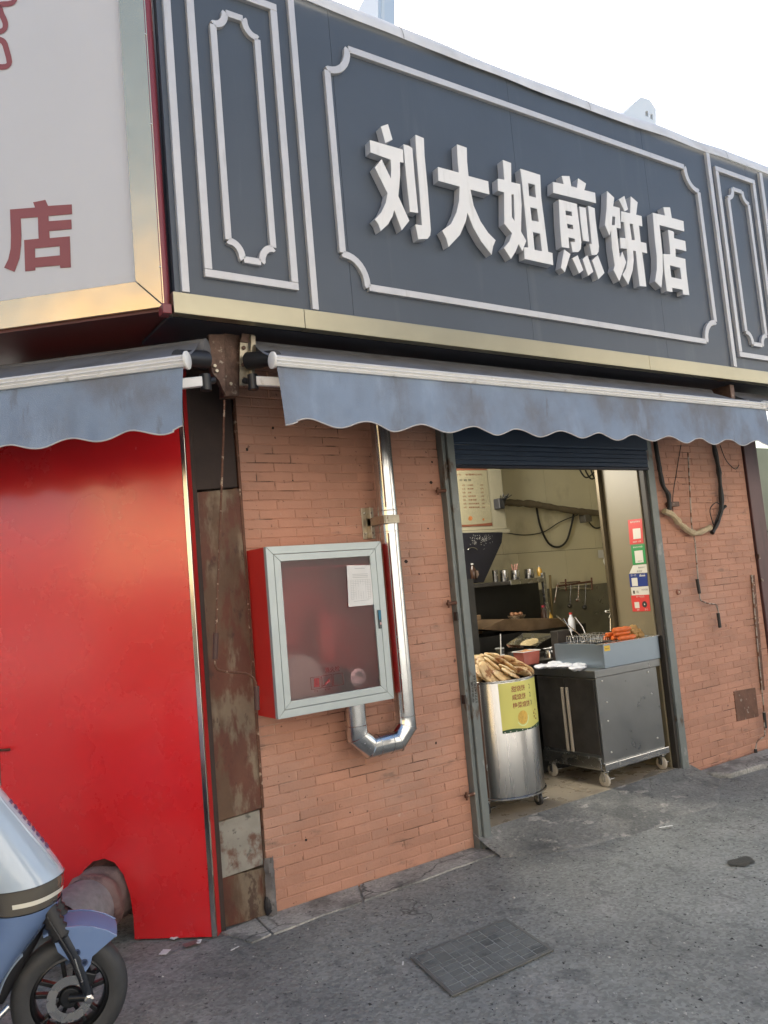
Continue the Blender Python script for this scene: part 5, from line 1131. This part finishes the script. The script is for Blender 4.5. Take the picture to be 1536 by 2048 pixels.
# cables on the back wall
def bcable(pts, r, label, m=cablem, y=YB, jit=0): return wcable('cable', label, pts, y, r, m, jit=jit)
wcable('conduit', 'sagging taped conduit across the back wall', [(1002, 1004), (1030, 1006), (1065, 1008), (1100, 1014), (1150, 1022), (1190, 1026), (1226, 1030)], 1.72, .032, conduitm, 'conduit', 10, .35)
jb = thing('junction_box', 'dark clump of wires at the left end of the conduit', 'cable', W(1000, 1003, 1.48)); jb0 = W(1000, 1004, 1.45)
obj('box', MB().box(jb0.x-.035, jb0.x+.025, 1.42, 1.495, jb0.z-.06, jb0.z+.03), blackpl, jb, bevel=.006)
for k in range(5): obj('wire', MB().tube([jb0+V((-.02+.015*k, -.03, .02)), jb0+V((-.03+.03*k, -.05, .05+.01*(k % 2))), jb0+V((.05, -.01, .01*k-.02))], .004, 5), cablem, jb)
bcable([(1073, 1013), (1080, 1050), (1096, 1085), (1116, 1094), (1133, 1082), (1143, 1050), (1148, 1024)], .010, 'thick black cable loop hanging below the conduit')
bcable([(1014, 1066), (1050, 1070), (1087, 1064), (1120, 1044), (1155, 1030)], .005, 'thin black wire crossing the back wall from the cupboard')
bcable([(1176, 1042), (1190, 1056), (1205, 1052), (1221, 1038)], .007, 'short black cable from the socket box to the steel angle')
bx = thing('socket_box', 'grey socket box hanging on the conduit', 'socket', W(1168, 1034, 1.75)); b0_ = W(1168, 1034, 1.75)
obj('box', MB().box(b0_.x-.04, b0_.x+.03, 1.70, 1.78, b0_.z-.055, b0_.z+.045).box(b0_.x+.032, b0_.x+.07, 1.71, 1.78, b0_.z-.05, b0_.z+.03), M('dirty_grey_plastic', (.09, .08, .06), .5, var=.2), bx, bevel=.006)
for k in range(4):
    a = 1160+k*12
    wcable('cable', ('upper left black cable coil under the shutter', 'second black cable coil under the shutter', 'third black cable coil under the shutter', 'rightmost black cable coil under the shutter')[k], [(a-4, 925), (a, 940+k*3), (a+12, 955+k*3), (a+28, 945-k), (a+40, 925)], .9, .007, cablem)
ap = thing('white_apron', 'white cloth hanging inside beside the steel angle', 'cloth', W(1222, 1120, .8))
obj('cloth', MB().grid(lambda u, v: W(1213+14*u+3*math.sin(v*6), 1088+u*3+45*v+4*math.sin(u*9), .62)+V((0, .02*math.sin(u*14+v*3), 0)), 14, 14), M('white_cloth', (.42, .42, .38), .8, bump=.4, bs=50), ap, smooth='all')
rk = thing('utensil_rack', 'rusty rack of utensils on the steel splashback', 'rack', W(1150, 1170, YB))
obj('rail', MB().tube([W(1118, 1172, YB-.03), W(1184, 1163, YB-.03)], .010, 8).tube([W(1120, 1166, YB-.03), W(1160, 1163, YB-.03)], .006, 6), rodbrown, rk)
obj('hook', MB().tube([W(1183, 1155, YB-.03), W(1184, 1180, YB-.03)], .009, 8).tube([W(1131, 1158, YB-.03), W(1132, 1182, YB-.03)], .008, 8), rodbrown, rk)
obj('spatula', MB().tube([W(1115, 1168, YB-.05), W(1109, 1205, YB-.05)], .006, 6), rodm, rk)
obj('grime', MB().tube([W(1120, 1178, YB-.02), W(1150, 1176, YB-.02), W(1182, 1178, YB-.02)], .010, 8), M('pale_grime', (.28, .25, .17), .7, var=.3, vs=30), rk)
tp_ = thing('water_tap', 'chrome tap with upright pipe in the corner by the jamb', 'tap', W(1225, 1222, .46)); ty = .46
chrome = M('chrome', (.8, .8, .8), .08, 1)
obj('pipe', MB().tube([W(1221, 1262, ty), W(1221, 1235, ty), W(1221, 1222, ty)], .008, 10), chrome, tp_, smooth=True)
obj('spout', MB().tube([W(1222, 1184, ty), W(1223, 1215, ty), W(1220, 1222, ty)], [.004, .010, .012], 10), chrome, tp_, smooth=True)
obj('valve', MB().tube([W(1213, 1222, ty), W(1225, 1224, ty), W(1240, 1228, ty)], [.007, .014, .010], 10).tube([W(1219, 1236, ty), W(1223, 1226, ty), W(1229, 1218, ty)], .010, 10), chrome, tp_, smooth=True)
obj('knob', MB().sphere(W(1212, 1223, ty), .009, 8, 6), plastw, tp_, smooth='all')

# ------------------------------------------------------------------ scooter (local frame: x forwards, y to its left, z up)
HEAD = math.atan2(-.228, .967)
sc = thing('electric_scooter', 'pale blue electric scooter parked at the left edge with its front wheel showing', 'scooter', (0, 0, 0))
RW = .192
def tire(x, parent=sc):
    t = obj('tyre', MB().lathe((x, -.045, RW), (0, 1, 0), [(.128, .008), (.150, .0), (.176, .004), (.189, .022), (RW, .045), (.189, .068), (.176, .086), (.150, .09), (.128, .082)], 48, (False, False)), rubber, parent, smooth='all')
    r = obj('rim', MB().lathe((x, -.03, RW), (0, 1, 0), [(.118, 0), (.130, .004), (.130, .056), (.118, .060), (.112, .05), (.112, .01), (.118, 0)], 40, (False, False)), alloy, parent, smooth=True)
    h = MB().lathe((x, -.052, RW), (0, 1, 0), [(.030, 0), (.036, .01), (.036, .094), (.030, .104)], 24)
    for k in range(5):
        a = k*2*math.pi/5+.3; d = V((math.cos(a), 0, math.sin(a))); e = V((-math.sin(a), 0, math.cos(a)))
        for s in (-1, 1):
            h.obox(V((x, 0, RW))+d*.075+e*s*.018, d*.045+e*s*.006, e*.007, V((0, .013, 0)))
    obj('spokes', h, alloy, r, bevel=.002)
    obj('brake_disc', MB().lathe((x, -.058, RW), (0, 1, 0), [(.045, 0), (.075, 0), (.075, .003), (.045, .003), (.045, 0)], 36, (False, False)), steelm, r, smooth=True)
tire(0); tire(-1.17)
obj('brake_hose', MB().tube([(.045, -.092, RW+.05), (.01, -.105, RW+.16), (-.045, -.10, RW+.27), (-.09, -.07, RW+.36)], .0035, 8), blackpl, sc, smooth=True)
obj('brake_caliper', MB().obox((.060, -.066, RW+.062), (.022, 0, -.010), (0, .014, 0), (.008, 0, .016)), alloy, sc, bevel=.004)
obj('valve_stem', MB().tube([(-.09, -.02, RW-.07), (-.07, -.03, RW-.055)], .003, 6), steelm, sc)
for s in (-1, 1):
    f = MB().tube([(.062, s*.072, RW+.0), (.03, s*.074, RW+.12), (-.015, s*.072, RW+.22)], [.015, .019, .022], 14); obj('fork', f, M('fork_dark', (.03, .035, .045), .3, .5) if s < 0 else alloy, sc, smooth=True)
    obj('fork_rod', MB().tube([(.042, s*.092, RW+.06), (.022, s*.092, RW+.14)], .005, 8), steelm, sc, smooth=True)
    obj('axle_nut', MB().lathe((.062, s*.085, RW), (0, s, 0), [(.016, 0), (.016, .012), (.008, .015)], 6), steelm, sc, bevel=.001)
    bl = MB(); pts = [V((-.015, s*.072, RW+.21)).lerp(V((-.075, s*.065, RW+.36)), k/14) for k in range(15)]
    bl.tube(pts, [.034 if k % 2 else .026 for k in range(15)], 16); obj('bellows', bl, blackpl, sc, smooth='all')
obj('axle', MB().tube([(.062, -.08, RW), (0, -.05, RW)], .014, 10).tube([(0, -.05, RW), (0, .05, RW)], .014, 10).tube([(.062, .08, RW), (0, .05, RW)], .014, 10), alloy, sc, smooth=True)
# front mudguard shell
def fend(a0, a1, r0, wd, ph=0):
    def f(u, v):
        a = a0+(a1-a0)*u; t = v*2-1; r = r0-.006*abs(t)**3
        return V((r*math.cos(a), wd*t, RW+r*math.sin(a)))
    return f
fm_ = MB().grid(fend(math.radians(48), math.radians(108), .246, .082), 24, 14); o = obj('front_mudguard', fm_, M('mudguard_blue', (.14, .215, .39), .5), sc, smooth='all'); o.modifiers.new('solid', 'SOLIDIFY').thickness = .004
for s in (-1, 1):
    ch = MB().prism([[V((x, s*.078, z)) for x, z in ((.164, RW+.183), (.130, RW+.208), (.085, RW+.230), (.045, RW+.241), (.0, RW+.246), (-.05, RW+.241), (-.03, RW+.17), (.035, RW+.10), (.055, RW+.085), (.072, RW+.105), (.078, RW+.13))]], (0, s*.006, 0)); obj('mudguard_cheek', ch, scblue, sc, bevel=.002)
    for x, z in ((.030, RW+.155), (.052, RW+.118)): obj('bolt', MB().lathe((x, s*.084, z), (0, s, 0), [(.012, 0), (.012, .003), (.007, .003), (.006, -.0)], 14), M('deep_blue_bolt', (.03, .05, .11), .4), sc, smooth=True)
fm2 = MB().grid(fend(math.radians(128), math.radians(186), .235, .07), 24, 14); o = obj('inner_mudguard', fm2, M('mudguard_pale', (.22, .28, .36), .3, coat=.5), sc, smooth='all'); o.modifiers.new('solid', 'SOLIDIFY').thickness = .004
obj('splash_guard', MB().tube([(-.07, 0, RW+.33), (-.16, 0, RW+.18), (-.235, 0, RW+.03)], [.055, .05, .03], 12), blackpl, sc, smooth=True)
# nose shell: horizontal slices
def nose(z0, z1, n, ex=0):
    prof = [(.26, -.215, .05, .10), (.33, -.165, .09, .12), (.42, -.085, .12, .17), (.48, -.035, .138, .20), (.52, -.012, .146, .22), (.56, .0, .150, .24), (.60, .002, .152, .25), (.64, -.018, .150, .25), (.72, -.065, .144, .25), (.80, -.115, .136, .24), (.90, -.180, .124, .22), (1.0, -.245, .105, .18), (1.06, -.285, .08, .12)]
    def pr(z):
        for i in range(len(prof)-1):
            a, b = prof[i], prof[i+1]
            if a[0] <= z <= b[0]:
                t = (z-a[0])/(b[0]-a[0]); return [a[k]+(b[k]-a[k])*t for k in (1, 2, 3)]
        return prof[-1][1:]
    def f(u, v):
        z = z0+(z1-z0)*v; sf, wd, dp = pr(z); wd += ex; th = u*2*math.pi
        c, s = math.cos(th), math.sin(th); p = 2.6
        x = math.copysign(abs(c)**(2/p), c); y = math.copysign(abs(s)**(2/p), s)
        taper = (1-.40*max(0, x)**2)
        return V((sf-dp/2+x*(dp/2+ex), y*wd*taper, z))
    return MB().grid(f, 56, n, True)
obj('nose_shell', nose(.605, 1.06, 20), scpale, sc, smooth='all', label='pale blue upper front cover')
obj('lens_band', nose(.525, .603, 6, -.004), smoke, sc, smooth='all')
sm_ = nose(.6035, .6065, 1, .0006); obj('seam', sm_, blackpl, sc, smooth='all')
obj('lower_shell', nose(.26, .523, 12), scblue, sc, smooth='all')
for sg_ in (-1, 1):
    s2_ = nose(.549, .564, 2, .0008); s2_.f = [f for f in s2_.f if all(s2_.v[i].y*sg_ > .04 and s2_.v[i].x > -.16 for i in f)]
    use = sorted({i for f in s2_.f for i in f}); mp_ = {i: k for k, i in enumerate(use)}; s2_.f = [[mp_[i] for i in f] for f in s2_.f]; s2_.v = [s2_.v[i] for i in use]
    obj('light_strip', s2_, drl, sc, smooth='all')
obj('nose_ridge', MB().tube([(-.02, -.045, .632), (-.10, -.052, .755), (-.18, -.050, .875), (-.24, -.045, .975)], .006, 8), scpale, sc, smooth='all')
dec = MB()
for k in range(9):
    z = .70+k*.021; x = -.052-(z-.70)*.64+.006; dec.obox((x-.008, -.012, z), (.0035, 0, -.006), (0, .014, 0), (.004, 0, .003))
obj('decal', dec, M('purple_lettering', (.12, .06, .14), .4), sc)
obj('steering_head', MB().tube([(-.08, 0, RW+.36), (-.2, 0, .75), (-.30, 0, 1.02)], .03, 12), blackpl, sc, smooth=True)
obj('handlebar', MB().tube([(-.42, -.34, 1.04), (-.33, -.20, 1.06), (-.30, 0, 1.05), (-.33, .20, 1.06), (-.42, .34, 1.04)], .013, 10), blackpl, sc, smooth=True)
for s in (-1, 1):
    obj('grip', MB().tube([(-.385, s*.27, 1.05), (-.44, s*.37, 1.035)], .019, 12), gripm, sc, smooth=True)
    m_ = obj('mirror', MB().tube([(-.35, s*.24, 1.06), (-.34, s*.30, 1.2)], .005, 6), blackpl, sc); obj('mirror_glass', MB().sphere((-.34, s*.32, 1.24), (.014, .05, .035), 14, 8), blackpl, m_, smooth='all')
obj('leg_shield', MB().grid(lambda u, v: V((-.30-.05*v-.05*math.cos((u-.5)*3.1), (u-.5)*.34, .98-v*.66)), 12, 8), scblue, sc, smooth='all')
obj('floorboard', MB().box(-.86, -.32, -.13, .13, .26, .32), blackpl, sc, bevel=.02)
obj('seat', MB().obox((-1.0, 0, .72), (.26, 0, 0), (0, .12, 0), (0, 0, .04)), blackpl, sc, bevel=.03, seg=3)
obj('rear_body', MB().prism([[V((x, -.12, z)) for x, z in ((-.74, .30), (-.72, .66), (-1.30, .70), (-1.36, .60), (-1.16, .42), (-.98, .32))]], (0, .24, 0)), scblue, sc, bevel=.03, seg=3)
obj('side_rail', MB().tube([(-.18, -.14, .25), (-.28, -.17, .18), (-.60, -.17, .17)], .010, 10), steelm, sc, smooth=True)
obj('tail_light', MB().box(-1.375, -1.345, -.07, .07, .61, .66), signred, sc, bevel=.005)
obj('stand', MB().tube([(-.80, .06, .27), (-.88, .16, .012)], .01, 8).tube([(-.80, -.06, .27), (-.80, .06, .27)], .01, 8), alloy, sc, smooth=True)
sc.rotation_euler = (0, 0, HEAD); sc.location = (.606, -.555, .0)

# ------------------------------------------------------------------ the other side of the street and things behind
bl1 = M('cream_facade', (.82, .62, .32), .8, var=.08, vs=.5); bl2 = M('beige_facade', (.46, .45, .43), .8, var=.1, vs=.5)
def house(label, c, ax, w_, d_, h_, m, fl, nwin):
    t = thing('building', label, 'building', c, 'buildings across the street'); ax = V(ax).normalized(); nn = V((-ax.y, ax.x, 0))
    obj('wall', MB().obox(V(c)+V((0, 0, h_/2))-nn*d_/2, ax*w_/2, nn*d_/2, V((0, 0, h_/2))), m, t)
    for f in range(fl):
        for k in range(nwin):
            p = V(c)+ax*((k+.5)/nwin-.5)*w_+nn*.03+V((0, 0, (f+.55)*h_/fl)); wn = obj('window', MB().obox(p, ax*.75, nn*.05, V((0, 0, .7))), M('window_frame_far', (.5, .5, .48), .5), t)
            obj('pane', MB().obox(p+nn*.055, ax*.65, nn*.01, V((0, 0, .6))), M('far_glass', (.03, .04, .05), .1), wn)
    obj('shopfront', MB().obox(V(c)+V((0, 0, .8))+nn*.12, ax*(w_/2-.1), nn*.10, V((0, 0, .8))), M('dark_base_band', (.05, .045, .04), .5, var=.3, vs=1), t)  # dark street-level band added to cut low facade reflections in the red panel
    obj('roof', MB().obox(V(c)+V((0, 0, h_+.15))-nn*d_/2, ax*(w_/2+.3), nn*(d_/2+.3), V((0, 0, .15))), M('far_roof', (.3, .28, .26), .8), t)
house('cream sunlit building across the street to the left', (-10.5, -11.5, 0), (.40, -.92, 0), 14, 8, 8.5, bl1, 3, 4)
lb = thing('building', 'unseen tall building added behind the left shop to shade the street', 'building', (-3.2, 6, 0), 'buildings across the street'); del lb['group']
obj('wall', MB().box(-9.5, 0.9, 4.2, 10, 0, 7.8), bl2, lb)  # unseen mass added to shade the street and the cream facade's foot
house('beige sunlit building across the street behind the viewer', (1, -17.5, 0), (-1, 0, 0), 14, 8, 7.5, bl2, 3, 5)
house('pale sunlit building across the street to the right', (17, -17, 0), (-1, .12, 0), 15, 8, 7.0, bl2, 3, 5)
# white ornate rooftop structure far behind
def far(px, py, y): return W(px, py, y)
tw = thing('rooftop_pavilion', 'pale washed out rooftop pavilion showing above the sign edge', 'building', far(1282, 300, 8))
pale = M('pale_rooftop', (.75, .76, .76), .8)
obj('gable', MB().prism([[far(*q, 8) for q in ((1236, 900), (1236, 238), (1262, 212), (1282, 194), (1300, 200), (1312, 218), (1318, 900))], [far(*q, 8) for q in ((1291, 232), (1291, 222), (1296, 222), (1297, 234))], [far(*q, 8) for q in ((1301, 237), (1301, 228), (1305, 228), (1306, 240))]], (.1, 1.0, 0)), pale, tw)
tw2 = thing('distant_tower', 'pale bluish tower block rising behind the sign at the top', 'building', far(772, 60, 30))
obj('wall', MB().prism([[far(*q, 30) for q in ((756, 1150), (756, -60), (790, -60), (790, 1150))]], (1, 5, 0)), M('pale_blue_tower', (.66, .70, .74), .6), tw2)
obj('band', MB().prism([[far(*q, 29.9) for q in ((764, 1150), (764, -58), (769, -58), (769, 1150))]], (0, .1, 0)), pale, tw2)
